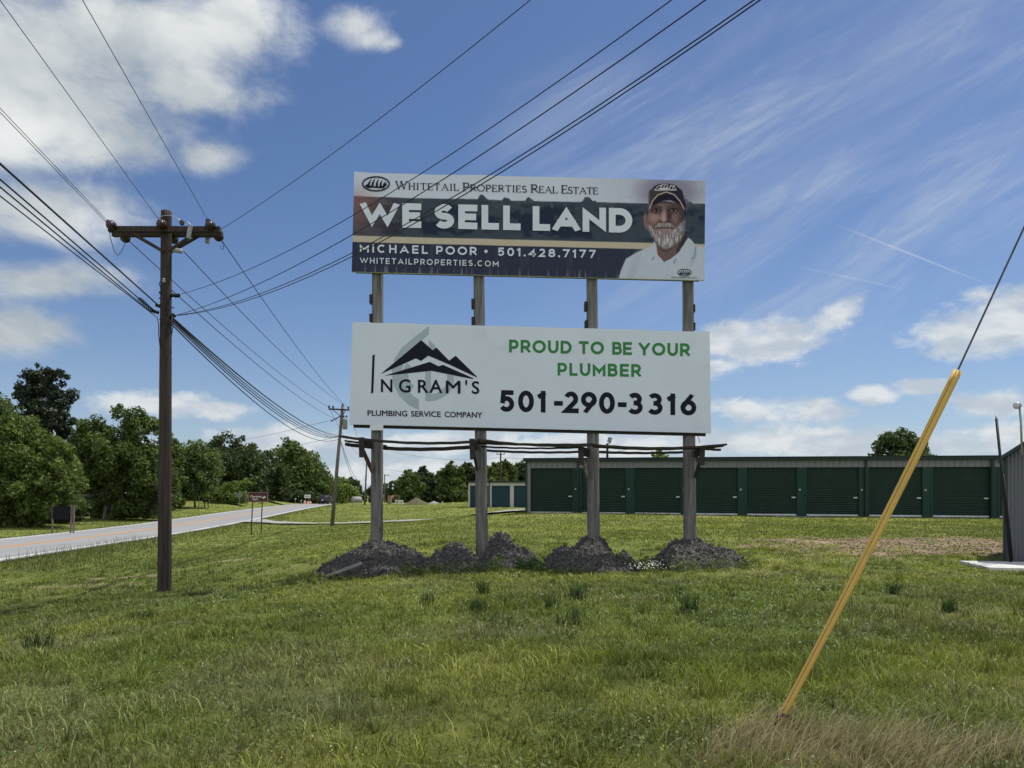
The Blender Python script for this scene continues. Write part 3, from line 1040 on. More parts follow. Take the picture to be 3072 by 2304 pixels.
up = board(UC, 'sign_panel', 0.07, M['sheet_edge'], 'upper sign panel with landscape photo, portrait of a man in a cap and WE SELL LAND lettering', 5.0, 3)
lo = board(LC, 'sign_panel', 0.07, M['sheet_white'], 'lower pale grey sign panel advertising a plumber with mountain logo', 3.0, 5)

ART = 0.50      # photo brightness of a surface in the shade of the board, per unit of reflectance


def art(c):
    return np.clip(lin(c) / ART / np.array([1.0, 1.08, 1.03]), 0.004, 0.85)


nsx, nsy = 860, 244
S_, T_ = np.meshgrid(np.linspace(0, 1, nsx), np.linspace(0, 1, nsy))
PXY = bil(UC, S_, T_)
gpx, gpy = PXY[..., 0].ravel(), PXY[..., 1].ravel()
s1, t1 = S_.ravel(), T_.ravel()
img = np.zeros((len(s1), 3))


def over(colr, mask):
    global img
    mask = np.clip(mask, 0, 1)[:, None]
    img = img * (1 - mask) + np.asarray(colr, float) * mask


# landscape print (t down the sheet)
over(art((149, 159, 165)), np.ones(len(s1)))
over(art((128, 134, 142)), sstep(s1, .55, .95) * sstep(1 - t1, .5, .9) * .8)
hor = 0.235 + 0.012 * (fbm(s1 * 9, t1 * 0, 4) - .5) * 2 - 0.05 * sstep(fbm(s1 * 30, s1 * 0, 8, 3), .52, .72) * sstep(fbm(s1 * 5, s1 * 0, 12), .4, .6)
lnd = sstep(t1, hor, hor + .012)
nlf = fbm(s1 * 60, t1 * 20, 14, 4, .6)
nlf2 = fbm(s1 * 18, t1 * 9, 24, 4, .6)
over(art((46, 55, 62)), lnd)
over(art((28, 36, 48)), lnd * sstep(nlf2, .42, .58) * sstep(t1, .24, .33) * (1 - sstep(t1, .58, .66)))
over(art((70, 78, 72)), lnd * sstep(nlf, .55, .75) * (1 - sstep(t1, .28, .36)) * .6)
fld = sstep(t1 + (nlf - .5) * .04, .60, .68)
over(art((48, 64, 66)), fld)
over(art((74, 68, 60)), fld * sstep(fbm(s1 * 90, t1 * 40, 31), .42, .7) * (1 - sstep(s1, .45, .7)) * .9)
over(art((38, 50, 56)), fld * sstep(nlf, .52, .68) * .7)
sunset = np.exp(-((s1 - 0.005) / .06) ** 2 - ((t1 - .30) / .16) ** 2)
over(art((118, 84, 76)), sunset * .55)
over(art((84, 68, 66)), np.exp(-(s1 / .10) ** 2 - ((t1 - .42) / .22) ** 2) * lnd * .6)
over(art((140, 135, 116)), sstep(t1, .636, .640) * (1 - sstep(t1, .698, .703)))
navy = sstep(t1, .700, .705)
over(art((37, 41, 54)), navy)
over(art((52, 55, 68)), navy * sstep(fbm(s1 * 120, t1 * 2.5, 41), .56, .78) * .4)
over(art((92, 99, 108)), navy * sstep(fbm(s1 * 210, t1 * 1.2, 44), .58, .75) * sstep(t1, .90, 1.0) * .7)

# portrait, in the pixel frame of a close crop of the photograph: 4.739 units per photo pixel
qx, qy = (gpx - 1800) * 4.739, (gpy - 500) * 4.739
near_p = (qx > 200) & (qx < 1560)
ix = np.where(near_p)[0]
QX, QY = qx[ix], qy[ix]


def polym(pts, soft=7.0):
    p = np.array(pts, float)
    d = np.full(len(QX), 1e9)
    ins = np.zeros(len(QX), bool)
    for i in range(len(p)):
        a, b = p[i], p[(i + 1) % len(p)]
        e = b - a
        tt = np.clip(((QX - a[0]) * e[0] + (QY - a[1]) * e[1]) / (e @ e + 1e-9), 0, 1)
        d = np.minimum(d, np.hypot(QX - a[0] - tt * e[0], QY - a[1] - tt * e[1]))
        c_ = ((a[1] > QY) != (b[1] > QY))
        with np.errstate(divide='ignore', invalid='ignore'):
            xi = (b[0] - a[0]) * (QY - a[1]) / (b[1] - a[1] + 1e-12) + a[0]
        ins ^= (c_ & (QX < xi))
    return sstep(np.where(ins, d, -d), -soft, soft)


def elm(cx, cy, rx, ry, soft=0.25, ang=0):
    ca, sa = math.cos(ang), math.sin(ang)
    a, b = (QX - cx) * ca + (QY - cy) * sa, -(QX - cx) * sa + (QY - cy) * ca
    return 1 - sstep(np.sqrt((a / rx) ** 2 + (b / ry) ** 2), 1 - soft, 1 + soft)


def linem(pts, w):
    d = np.full(len(QX), 1e9)
    p = np.array(pts, float)
    for a, b in zip(p[:-1], p[1:]):
        e = b - a
        tt = np.clip(((QX - a[0]) * e[0] + (QY - a[1]) * e[1]) / (e @ e + 1e-9), 0, 1)
        d = np.minimum(d, np.hypot(QX - a[0] - tt * e[0], QY - a[1] - tt * e[1]))
    return 1 - sstep(d, w / 2 - 4, w / 2 + 4)


face_full = img.copy()
img = img[ix]
pn = fbm(QX / 40, QY / 40, 61)
hair = fbm(QX / 9 + QY / 60, QY / 45, 66, 3)
over(art((92, 88, 105)), elm(960, 360, 420, 270, .5) * (1 - sstep(QY, 480, 540)) * .8)
over(art((136, 148, 153)), polym([(250, 1640), (300, 1470), (370, 1310), (500, 1230), (640, 1165), (735, 1130), (775, 1055), (840, 1250), (910, 1355), (1000, 1310), (1110, 1225), (1200, 1110), (1190, 960), (1300, 1040), (1365, 1130), (1430, 1142), (1560, 1180), (1560, 1660)]))
over(art((122, 135, 140)), elm(1330, 1280, 30, 120, .6, .35) * .8)
over(art((118, 131, 137)), elm(470, 1480, 60, 260, .7, .3) * .5)
over(art((86, 62, 57)), polym([(775, 1030), (800, 1110), (818, 1250), (910, 1350), (1000, 1295), (1100, 1220), (1190, 1110), (1245, 1000), (1190, 955), (1000, 1080)]))
over(art((44, 38, 48)), polym([(1150, 980), (1200, 955), (1258, 1000), (1185, 1110), (1112, 1222), (1080, 1190), (1130, 1080)]))
over(art((62, 46, 48)), polym([(780, 1030), (870, 1120), (950, 1170), (1050, 1120), (1160, 1000), (1150, 1060), (1010, 1180), (930, 1210), (850, 1170)], 16))
over(art((96, 105, 112)), np.maximum(linem([(1360, 1130), (1345, 1290), (1310, 1300)], 16), np.maximum(linem([(1075, 1320), (1050, 1370)], 22), linem([(770, 1285), (745, 1320)], 20))))
over(art((106, 74, 70)), elm(655, 775, 33, 108, .35, -.12))
over(art((92, 62, 64)), elm(662, 760, 14, 60, .5, -.1))
FACE = [(690, 620), (700, 560), (760, 520), (900, 480), (1100, 510), (1180, 600), (1203, 700), (1195, 850), (1180, 960), (1120, 1060), (1000, 1140), (930, 1165), (850, 1112), (770, 1022), (712, 930), (690, 800), (683, 700)]
fm = polym(FACE)
over(art((96, 66, 62)), fm)
over(art((66, 43, 44)), fm * sstep(QX, 960, 1150) * .95)
over(art((44, 33, 40)), fm * sstep(QX, 1090, 1200))
over(art((88, 60, 58)), fm * sstep(pn, .5, .75) * .5)
over(art((48, 34, 38)), fm * (1 - sstep(QY, 490, 580)) * .9)
wr = fbm(QX / 22, QY / 10, 77, 3, .6)
over(art((66, 44, 46)), fm * sstep(wr, .52, .72) * (1 - sstep(QY, 800, 860)) * .55)
over(art((146, 108, 102)), fm * sstep(fbm(QX / 12, QY / 12, 79, 3), .60, .75) * .35)
over(art((132, 95, 88)), elm(770, 715, 66, 62, .8) * fm * .85)
over(art((108, 76, 72)), elm(1065, 715, 48, 60, .8) * fm * .6)
over(art((100, 72, 68)), elm(900, 545, 90, 30, .8) * fm * .6)
over(art((48, 32, 35)), elm(985, 690, 34, 105, .7) * fm * .9)
over(art((138, 102, 94)), elm(908, 690, 28, 80, .7) * fm * .9)
over(art((146, 110, 102)), elm(900, 738, 36, 28, .7) * fm * .8)
over(art((60, 36, 40)), (elm(868, 778, 22, 12, .5) + elm(955, 778, 26, 12, .5)) * fm)
over(art((70, 46, 48)), linem([(860, 740), (800, 800), (765, 850)], 14) * fm * .7)
over(art((70, 46, 48)), linem([(985, 760), (1060, 820), (1085, 870)], 16) * fm * .7)
over(art((64, 44, 46)), linem([(935, 520), (940, 590)], 12) * fm * .7)
for (ex, ey) in ((800, 617), (1042, 612)):
    over(art((56, 37, 40)), elm(ex, ey + 2, 84, 46, .7) * fm * .95)
    over(art((104, 88, 86)), elm(ex, ey, 50, 15, .4) * fm * .8)
    over(art((30, 24, 28)), elm(ex + 3, ey - 1, 21, 20, .3) * fm)
    over(art((28, 20, 24)), linem([(ex - 66, ey + 6), (ex - 20, ey - 22), (ex + 30, ey - 22), (ex + 66, ey + 4)], 15) * fm)
    over(art((88, 60, 60)), linem([(ex - 55, ey + 38), (ex, ey + 50), (ex + 55, ey + 36)], 12) * fm * .7)
over(art((52, 38, 40)), linem([(720, 590), (780, 556), (868, 570)], 24) * fm * .9)
over(art((58, 42, 44)), linem([(970, 566), (1050, 545), (1120, 578)], 24) * fm * .9)
BEARD = [(690, 830), (730, 860), (765, 900), (790, 905), (920, 905), (1050, 890), (1110, 850), (1160, 800), (1200, 780), (1192, 900), (1180, 960), (1120, 1060), (1000, 1140), (930, 1168), (850, 1115), (770, 1025), (712, 930)]
bmk = polym(BEARD, 34) * (.55 + .45 * sstep(hair + polym(BEARD, 60) * .6, .35, .75))
over(art((104, 100, 104)), bmk)
over(art((160, 160, 164)), bmk * sstep(hair, .52, .74) * .85)
over(art((76, 66, 70)), bmk * (1 - sstep(hair, .30, .46)) * .8)
over(art((84, 72, 76)), bmk * sstep(QX, 1080, 1190) * .45)
over(art((112, 80, 80)), elm(925, 935, 60, 40, .6) * .8)
mst = polym([(762, 880), (800, 820), (860, 792), (915, 800), (985, 792), (1040, 825), (1065, 885), (1010, 862), (915, 852), (830, 868)], 10)
over(art((96, 84, 84)), mst)
over(art((140, 134, 134)), mst * sstep(hair, .52, .7) * .7)
over(art((60, 32, 38)), linem([(778, 872), (850, 862), (915, 868), (985, 862), (1040, 874)], 15))
over(art((128, 88, 88)), elm(915, 888, 80, 11, .5) * .8)
CAP = [(688, 590), (684, 400), (702, 335), (790, 262), (950, 232), (1080, 268), (1165, 335), (1195, 440), (1238, 540), (1232, 655), (1195, 600), (1135, 485), (1055, 392), (940, 352), (822, 395), (752, 478), (712, 570)]
over(art((50, 45, 46)), polym(CAP))
over(art((30, 31, 44)), polym(CAP) * sstep(QX, 960, 1090))
over(art((92, 84, 84)), polym([(684, 400), (700, 335), (706, 420), (700, 560), (688, 590)]) * .8)
over(art((72, 72, 84)), linem([(1195, 440), (1232, 540), (1230, 640)], 16) * .8)
over(art((24, 22, 34)), polym([(712, 572), (752, 478), (822, 398), (940, 356), (1055, 396), (1135, 488), (1190, 600), (1110, 520), (1000, 470), (900, 478), (790, 530)]))
over(art((142, 128, 116)), linem([(702, 590), (750, 478), (822, 396), (940, 353), (1055, 392), (1135, 484), (1196, 600)], 14))
over(art((20, 20, 30)), elm(930, 288, 165, 55, .12))
over(art((150, 150, 154)), np.maximum(linem([(780, 325), (850, 328), (960, 322), (1080, 325)], 14), np.maximum(linem([(782, 322), (815, 275), (890, 248), (960, 245)], 9), linem([(1080, 322), (1060, 280), (1000, 252)], 8))))
over(art((158, 158, 160)), elm(905, 305, 80, 10, .3))
for k in range(5):
    over(art((150, 150, 154)), linem([(855 + 44 * k, 300), (878 + 44 * k, 262)], 13))
fsk = np.clip(polym(FACE, 10) + elm(655, 775, 33, 108, .3, -.12) + polym([(775, 1030), (910, 1350), (1100, 1220), (1245, 1000), (1190, 955), (1000, 1080)], 10), 0, 1)[:, None] * .50
img = img * (1 - fsk) + fsk * (img @ np.array([.35, .5, .15]))[:, None] * np.array([1.08, .98, .94])
img = np.clip(img * (.86 + .28 * fbm(QX / 16, QY / 16, 88, 4, .7))[:, None], 0.004, .85)
tmp = face_full
tmp[ix] = img
img = tmp
ii = np.arange(nsx * nsy).reshape(nsy, nsx)
ff = np.stack([ii[:-1, :-1], ii[1:, :-1], ii[1:, 1:], ii[:-1, 1:]], -1).reshape(-1, 4)
wav = ((vnoise(s1 * 47 / 48 * 14, s1 * 0 + .5, 3) - .5) * 5.0) * (1 - t1)
vx = np.stack([(gpx - CX) / F * BD, np.full(len(gpx), BD - 0.0012), EYE + (HZ - gpy - wav) / F * BD], -1)
# loose vinyl: shallow ripples hanging from the upper edge
vx[:, 1] -= 0.012 * np.abs(fbm(s1 * 16, t1 * 2.0, 90) - .35) * (1 - sstep(t1, .0, .5))
vx[:, 1] = np.minimum(vx[:, 1], BD - 0.0012)
mp = mat_leaf('printed_vinyl', 0.0, 0.75)
mp.node_tree.nodes['Principled BSDF'].inputs['Specular IOR Level'].default_value = 0.08
me = fast_mesh('print', vx, ff, img, True)
link_mesh('print', me, mp, up)

PRX = BD - 0.016


def line(words, at, y0, ydrop, xa, xb, cap, wt, mat, par, D, xs=1.0, serif=False, small=None):
    """one line of lettering = one part; word limits in crop units, at() turns them into photo columns"""
    k = Ink(D)
    for (w_, x0, x1) in words:
        ya, yb = (y0 + (x - xa) / (xb - xa) * ydrop for x in (x0, x1))
        k.word(w_, at(x0), ya, at(x1), yb, cap, wt, xs, serif, small)
    return k.build('lettering', M[mat], par)


UX = lambda x: x / 1.975 + 1030
LX = lambda x: x / 1.8906 + 1030
line((('WE', 103, 462), ('SELL', 537, 1050), ('LAND', 1122, 1712)), UX, 680, 18.6, 103, 1712, 73.5, 0.272, 'ink_white', up, PRX, 1.11)
line((('MICHAEL', 98, 500), ('POOR', 550, 790), ('*', 840, 864), ('501.428.7177', 915, 1495)), UX, 757, 18, 98, 1495, 25, 0.205, 'ink_white', up, PRX, 1.08)
line((('WHITETAILPROPERTIES.COM', 98, 920),), UX, 790, 10, 98, 920, 17.5, 0.17, 'ink_white', up, PRX, 1.0)
line((('WHITETAIL', 310, 682), ('PROPERTIES', 710, 1085), ('REAL', 1113, 1268), ('ESTATE', 1294, 1508)), UX, 567.5, 15.5, 310, 1508, 25, 0.15, 'ink_navy', up, PRX, 1.0, True, 0.82)
line((('WHITETAIL', 2013, 2036), ('PROPERTIES', 2038, 2063), ('REAL', 2065, 2074), ('ESTATE', 2076, 2091)), lambda x: x, 833.5, 2, 2013, 2091, 4.2, 0.16, 'ink_navy', up, PRX, 1.0, True, 0.9)


def antler_logo(k_, cx, cy, rx, ry):
    k_.stroke([(cx + rx * math.cos(a), cy + ry * math.sin(a)) for a in np.linspace(0, 2 * math.pi, 33)], rx * .10, None, True)
    S2 = lambda x, y: (cx + x * rx, cy + y * ry)
    k_.poly([S2(-.86, .30), S2(-.62, .02), S2(-.50, .24), S2(-.1, .36), S2(.35, .38), S2(.62, .22), S2(.82, -.25), S2(.80, .22), S2(.55, .62), S2(.2, .60), S2(-.3, .52), S2(-.62, .62)])
    for (x0, y0, x1, y1, x2, y2) in ((-.58, .4, -.50, -.20, -.30, -.80), (-.28, .42, -.22, -.2, -.05, -.86), (.05, .44, .08, -.2, .22, -.80), (.34, .44, .36, -.08, .50, -.62), (.60, .3, .62, .0, .74, -.40)):
        a, b, c_ = S2(x0, y0), S2(x1, y1), S2(x2, y2)
        w_ = rx * .085
        k_.poly([(a[0] - w_, a[1]), (b[0] - w_ * .75, b[1]), c_, (b[0] + w_ * .8, b[1]), (a[0] + w_ * 1.1, a[1])][::-1])


for a_ in ((1127.7, 551.3, 40, 21), (2053.8, 817.3, 20, 10.2)):
    ik = Ink(PRX)
    antler_logo(ik, *a_)
    ik.build('logo', M['ink_navy'], up)

# --- lower sign
LB = lambda x, y: (x / 1.8906 + 1030, y / 1.8906 + 940)
LBD = BD - 0.002
ik = Ink(LBD)
outer = [(485, 72), (485, 118), (400, 190), (352, 250), (330, 330), (340, 395), (368, 440), (400, 470), (428, 490), (428, 548), (370, 520), (315, 465), (283, 400), (274, 325), (288, 262), (330, 195), (400, 138)]
ik.poly([LB(*p) for p in outer[::-1]])
ik.poly([LB(*p) for p in [(485, 148), (520, 182), (520, 225), (485, 195)]])
ik.poly([LB(*p) for p in [(465, 310), (497, 310), (497, 495), (465, 497)]])
ik.stroke([LB(480 + 128 * math.cos(R(a)), 372 + 108 * math.sin(R(a))) for a in np.linspace(-15, 88, 16)], 20)
ik.stroke([LB(470 - 118 * math.cos(R(a)), 350 + 100 * math.sin(R(a))) for a in np.linspace(-35, 48, 12)], 17)
ik.build('logo', M['ink_grey'], lo)
ik = Ink(LBD - 0.004)
ik.poly([LB(*p) for p in [(210, 345), (412, 255), (440, 270), (482, 240), (600, 290), (758, 364), (757, 358), (637, 240), (600, 268), (527, 193), (508, 210), (442, 152)]])
ik.poly([LB(*p) for p in [(232, 354), (500, 326), (735, 373), (738, 368), (565, 292), (540, 300), (490, 275)]])
ik.build('logo', M['ink_navy'], lo)
line((('501', 885, 1152), ('-', 1195, 1236), ('290', 1250, 1540), ('-', 1557, 1598), ('3316', 1612, 2002)), LX, 1235, 11.8, 885, 2002, 65, 0.22, 'ink_navy', lo, LBD, 0.96)
line((('PROUD', 940, 1295), ('TO', 1337, 1478), ('BE', 1525, 1637), ('YOUR', 1675, 1965)), LX, 1057.3, 11.5, 940, 1965, 38.5, 0.215, 'ink_green', lo, LBD, 1.0)
line((('PLUMBER', 1215, 1688),), LX, 1126.7, 4.3, 1215, 1688, 38.5, 0.215, 'ink_green', lo, LBD, 1.0)
for words in ((('N', 215, 277, 72, 445), ('G', 317, 380, 73, 446.5), ('R', 425, 480, 73, 449), ('A', 490, 560, 73, 450), ('M', 583, 663, 72, 453), ("'", 693, 701, 72, 454), ('S', 730, 770, 70, 455)),
              (('PLUMBING', 138, 362, 31, 580), ('SERVICE', 385, 552, 31, 584.6), ('COMPANY', 575, 787, 31, 588))):
    ik = Ink(LBD - .006)
    if words[0][0] == 'N':
        ik.poly([LB(*p) for p in [(165, 238), (157, 455), (170, 450), (178, 233)]])
    for (w_, x0, x1, c0, y_) in words:
        a, b = LB(x0, y_), LB(x1, y_ + (x1 - x0) * .0185)
        v_, f_ = font_text(w_, a[0], a[1], b[0], b[1], c0 / 1.8906, LBD, 0.022, 0.006)
        n0 = len(ik.v)
        ik.v += v_
        ik.f += [[n0 + i for i in f] for f in f_]
    ik.build('lettering', M['ink_navy'], lo)

# --- stringers behind the boards, seen as dark lines under them
for (C_, mark, rows) in ((UC, 0.075, (.18, .55, .955)), (LC, 0.075, (.18, .55, .975))):
    for rw in rows:
        mb = MB()
        a, b = bil(C_, np.array(.012), np.array(rw)), bil(C_, np.array(.985), np.array(rw))
        mb.bar(P(a[0], a[1] + 8, BD + .105), P(b[0], b[1] + 8, BD + .105), 0.045, 0.16)
        mb.build('stringer', M['beam'], bill)
mb = MB()
mb.box(P(1130, 1283, BD - .012), (.33, .012, .13))
mb.build('patch_plate', M['sheet_edge'], bill)
mb = MB()
mb.tube([P(2089, 1300, BD - .02), P(2096, 1315, BD - .05), P(2100, 1329, BD - .06)], .008, 5)
mb.build('loose_strap', M['black'], bill)
# --- step cleats
for (x0, x1, y0, y1) in ((1110, 1119, 886, 912), (1110, 1119, 944, 966), (1414.5, 1423, 899, 926), (1415, 1424, 953, 977), (1753, 1762, 907, 933), (1754, 1763, 963, 984), (2075, 2083, 916, 938), (2075, 2083.5, 970, 992)):
    mb = MB()
    c_ = P((x0 + x1) / 2, (y0 + y1) / 2, PD)
    mb.box(c_, ((x1 - x0) / F * PD, .2, (y1 - y0) / F * PD))
    mb.build('cleat', M['black'], bill)


# --- catwalk
def sagplank(pts, D, w, th, mat, seed=0):
    q = np.array(pts, float)
    xs = np.linspace(q[0, 0], q[-1, 0], 22)
    if len(q) > 2:
        co = np.polyfit(q[:, 0], q[:, 1], min(2, len(q) - 1))
        ys = np.polyval(co, xs)
    else:
        ys = np.interp(xs, q[:, 0], q[:, 1])
    mb = MB()
    vv, ff = [], []
    for i, (x, y) in enumerate(zip(xs, ys)):
        p = P(x, y, D)
        p.z += 0.004 * math.sin(i * 1.7 + seed)
        vv += [p + Vector((0, -w / 2, -th / 2)), p + Vector((0, w / 2, -th / 2)), p + Vector((0, w / 2, th / 2)), p + Vector((0, -w / 2, th / 2))]
    for i in range(len(xs) - 1):
        o, n_ = 4 * i, 4 * i + 4
        for k in range(4):
            ff.append((o + k, o + (k + 1) % 4, n_ + (k + 1) % 4, n_ + k))
    ff += [(3, 2, 1, 0), (len(vv) - 4, len(vv) - 3, len(vv) - 2, len(vv) - 1)]
    mb.add(vv, ff)
    o = mb.build('catwalk_plank', mat, bill)
    return o


FD, RD = 17.5, 18.62
sagplank([(1022, 1311), (1110, 1317.5), (1234, 1330), (1340, 1330), (1440, 1323.5)], FD, .24, .055, M['plank'], 1)
sagplank([(1036, 1323), (1110, 1332), (1160, 1338)], 18.50, .22, .045, M['plank'], 2)
sagplank([(1038, 1333), (1110, 1341), (1234, 1348), (1330, 1346), (1428, 1339.5)], RD, .24, .085, M['plank'], 3)
sagplank([(1432, 1319), (1500, 1326), (1600, 1336), (1700, 1338), (1774, 1336)], FD - .08, .22, .045, M['plank'], 4)
sagplank([(1434, 1329), (1560, 1333), (1770, 1334)], FD + .22, .24, .05, M['plank'], 5)
sagplank([(1444, 1340), (1600, 1345), (1750, 1342)], 17.92, .05, .045, M['plank'], 6)
sagplank([(1450, 1351), (1600, 1357), (1760, 1355)], RD, .24, .05, M['plank'], 7)
sagplank([(1772, 1334), (1850, 1341), (1950, 1345), (2070, 1341.5), (2177, 1334)], FD - .06, .24, .05, M['plank'], 8)
sagplank([(1779, 1339), (1900, 1347), (2050, 1346), (2168, 1339)], FD + .20, .22, .04, M['plank'], 9)
sagplank([(1780, 1355), (1900, 1359), (2060, 1356)], RD, .24, .055, M['plank'], 10)
sagplank([(2040, 1344), (2100, 1346), (2160, 1350)], 18.5, .22, .05, M['plank'], 11)


def bracket(post_px, x_in, x_out, y0, y1, ybot, mat_d):
    """arm reaching out of the post to a hanger board, and a knee brace back down"""
    mb = MB()
    a0, a1 = P(post_px, (y0 + y1) / 2, 18.22), P(x_in, (y0 + y1) / 2 - 6, 17.45)
    mb.bar(a0, a1, .05, .22)
    mb.build('bracket_arm', M['plank'], bill)
    mb = MB()
    mb.bar(P(x_in, y0 - 6, 17.40), P(x_in + (2 if x_in < post_px else -2), y1 + 22, 17.40), .13, .05, (0, 1, 0))
    mb.build('bracket_hanger', M['plank'], bill)
    mb = MB()
    mb.bar(P(x_in + (4 if x_in < post_px else -4), y1, 17.5), P(x_out, ybot, 18.05), .05, .11)
    mb.build('bracket_brace', mat_d, bill)


bracket(1116, 1084, 1117, 1318, 1350, 1414, M['plank_red'])
bracket(1430, 1416, 1432, 1322, 1356, 1408, M['plank'])
bracket(1766, 1742, 1761, 1346, 1372, 1428, M['plank_tan'])
bracket(2086, 2107, 2086, 1344, 1374, 1430, M['plank'])


# ------------------------------------------------------------------ spoil mounds at the post feet
def mound(lumps, label, seed, x0, x1, y0, y1):
    """lumps: (x, y, rx, ry, height)"""
    st = 0.022
    xs, ys = np.arange(x0, x1, st), np.arange(y0, y1, st)
    X, Y = np.meshgrid(xs, ys)
    H = np.full(X.shape, -.5)
    for (cx, cy, rx, ry, h) in lumps:
        rr = np.sqrt(((X - cx) / rx) ** 2 + ((Y - cy) / ry) ** 2) + (fbm(X * 2.3, Y * 2.3, seed + 3) - .5) * .35
        H = np.maximum(H, np.maximum(h * np.minimum(1.08 - rr ** 1.75, 1.0), -.5))
    n1 = fbm(X * 5.5, Y * 5.5, seed, 4, .62)
    n2 = 1 - np.abs(fbm(X * 13, Y * 13, seed + 5, 3, .6) - .5) * 2
    n3_ = fbm(X * 26, Y * 26, seed + 9, 2, .7)
    am = sstep(H, -.12, .12)
    H = H + am * ((n1 - .5) * .26 + (n2 - .55) * .12 + (n3_ - .5) * .06) - 0.02
    # slump on the outer rim
    Z = tz(X, Y) + H
    G0 = tz(X, Y)
    keep = (H > -0.06)
    Zc = np.where(H > -0.06, Z, G0 - 0.08)
    idx_ = np.arange(X.size).reshape(X.shape)
    quad = np.stack([idx_[:-1, :-1], idx_[:-1, 1:], idx_[1:, 1:], idx_[1:, :-1]], -1).reshape(-1, 4)
    kk = keep.ravel()[quad].any(1)
    quad = quad[kk]
    used, inv = np.unique(quad, return_inverse=True)
    vv = np.stack([X.ravel(), Y.ravel(), Zc.ravel()], -1)[used]
    me = fast_mesh('dirt_mound', vv, inv.reshape(-1, 4), None, False)
    c_ = vv.mean(0)
    o = link_mesh('dirt_mound', me, M['mound'], None, (c_[0], c_[1], gz(c_[0], c_[1])))
    # loose clods lying all over it
    rm = np.random.RandomState(seed)
    top = np.where((H > .0).ravel())[0]
    pk = rm.choice(top, min(len(top), int(len(top) * .30)), replace=False)
    sz = rm.uniform(.010, .026, len(pk)) * (1 + 1.2 * (rm.uniform(0, 1, len(pk)) < .08))
    cen = np.stack([X.ravel()[pk], Y.ravel()[pk], Z.ravel()[pk] + sz * .35], -1)
    ph = (1 + 5 ** .5) / 2
    ico = np.array([(-1, ph, 0), (1, ph, 0), (-1, -ph, 0), (1, -ph, 0), (0, -1, ph), (0, 1, ph), (0, -1, -ph), (0, 1, -ph), (ph, 0, -1), (ph, 0, 1), (-ph, 0, -1), (-ph, 0, 1)]) / 1.9
    tri_ = np.array([(0, 11, 5), (0, 5, 1), (0, 1, 7), (0, 7, 10), (0, 10, 11), (1, 5, 9), (5, 11, 4), (11, 10, 2), (10, 7, 6), (7, 1, 8), (3, 9, 4), (3, 4, 2), (3, 2, 6), (3, 6, 8), (3, 8, 9), (4, 9, 5), (2, 4, 11), (6, 2, 10), (8, 6, 7), (9, 8, 1)])
    vv = (cen[:, None, :] + ico[None] * sz[:, None, None] * rm.uniform(.6, 1.35, (len(pk), 12, 1))).reshape(-1, 3)
    ff_ = (np.arange(len(pk))[:, None, None] * 12 + tri_[None]).reshape(-1, 3)
    cl = link_mesh('clods', fast_mesh('clods', vv, ff_), M['mound'], o)
    cl['kind'] = 'stuff'
    return tag(o, label, 'dirt mound', 'dirt mounds round the billboard posts')


mound([(-3.40, 18.0, 1.15, .95, .56), (-4.0, 17.3, .72, .75, .34), (-2.62, 17.7, .64, .7, .40), (-3.2, 16.9, .9, .6, .22)], 'wide grey dirt mound with an old board on it, at the leftmost billboard post', 101, -5.6, -1.7, 15.9, 19.4)
mound([(-1.38, 17.6, .66, .75, .52), (-1.75, 17.4, .48, .5, .35), (-1.0, 16.9, .6, .5, .2)], 'rounded grey dirt mound in front of second billboard post, beside taller darker heap', 131, -2.6, -.3, 16.0, 18.7)
mound([(-.32, 18.5, .56, .75, .74), (.05, 18.1, .55, .6, .45), (.42, 17.9, .28, .35, .32)], 'steep dark dirt heap just right of the second billboard post', 151, -1.1, 1.05, 17.0, 19.6)
mound([(2.0, 18.2, .66, .75, .66), (1.35, 17.7, .62, .7, .45), (2.2, 17.1, .85, .6, .32), (2.75, 17.6, .4, .4, .28), (1.0, 17.5, .28, .35, .22)], 'lumpy grey dirt mound round the third billboard post from the left', 171, .4, 3.4, 15.9, 19.4)
mound([(4.5, 18.2, .82, .85, .60), (4.15, 17.7, .8, .7, .42), (5.0, 17.7, .75, .6, .38)], 'neat cone-shaped dark dirt mound at the rightmost billboard post', 191, 3.0, 6.2, 16.3, 19.5)
mb = MB()
a, b = P(978, 1729, 15.75), P(1086, 1688, 15.95)
mb.bar(a, b, .20, .045)
tag(mb.build('old_board', M['plank_tan'], None, tuple(a)), 'weathered grey board leaning on the left end of the leftmost dirt mound', 'board')


# ------------------------------------------------------------------ storage building behind the billboard
FL, FR_ = Vector(((1577 - CX) / F * 41.0, 41.0)), Vector(((2960 - CX) / F * 36.3, 36.3))
fdir = (FR_ - FL).normalized()
fn = Vector((fdir.y, -fdir.x))           # out of the facade, towards the camera
FLEN = 34.0


def fac(px):
    """distance along the facade of a photo column"""
    u = (px - CX) / F
    # FL.x + t*dx = u*(FL.y + t*dy)
    return (u * FL.y - FL.x) / (fdir.x - u * fdir.y)


def fp(s_, h, out=0.0):
    zb = 0.262 - 0.0035 * s_ - 0.004
    return Vector((FL.x + fdir.x * s_ + fn.x * out, FL.y + fdir.y * s_ + fn.y * out, zb + h))


def fbox(mb, s0, s1, h0, h1, o0, o1):
    mb.hexa([fp(s0, h0, o0), fp(s1, h0, o0), fp(s1, h0, o1), fp(s0, h0, o1)], [fp(s0, h1, o0), fp(s1, h1, o0), fp(s1, h1, o1), fp(s0, h1, o1)])
    return mb


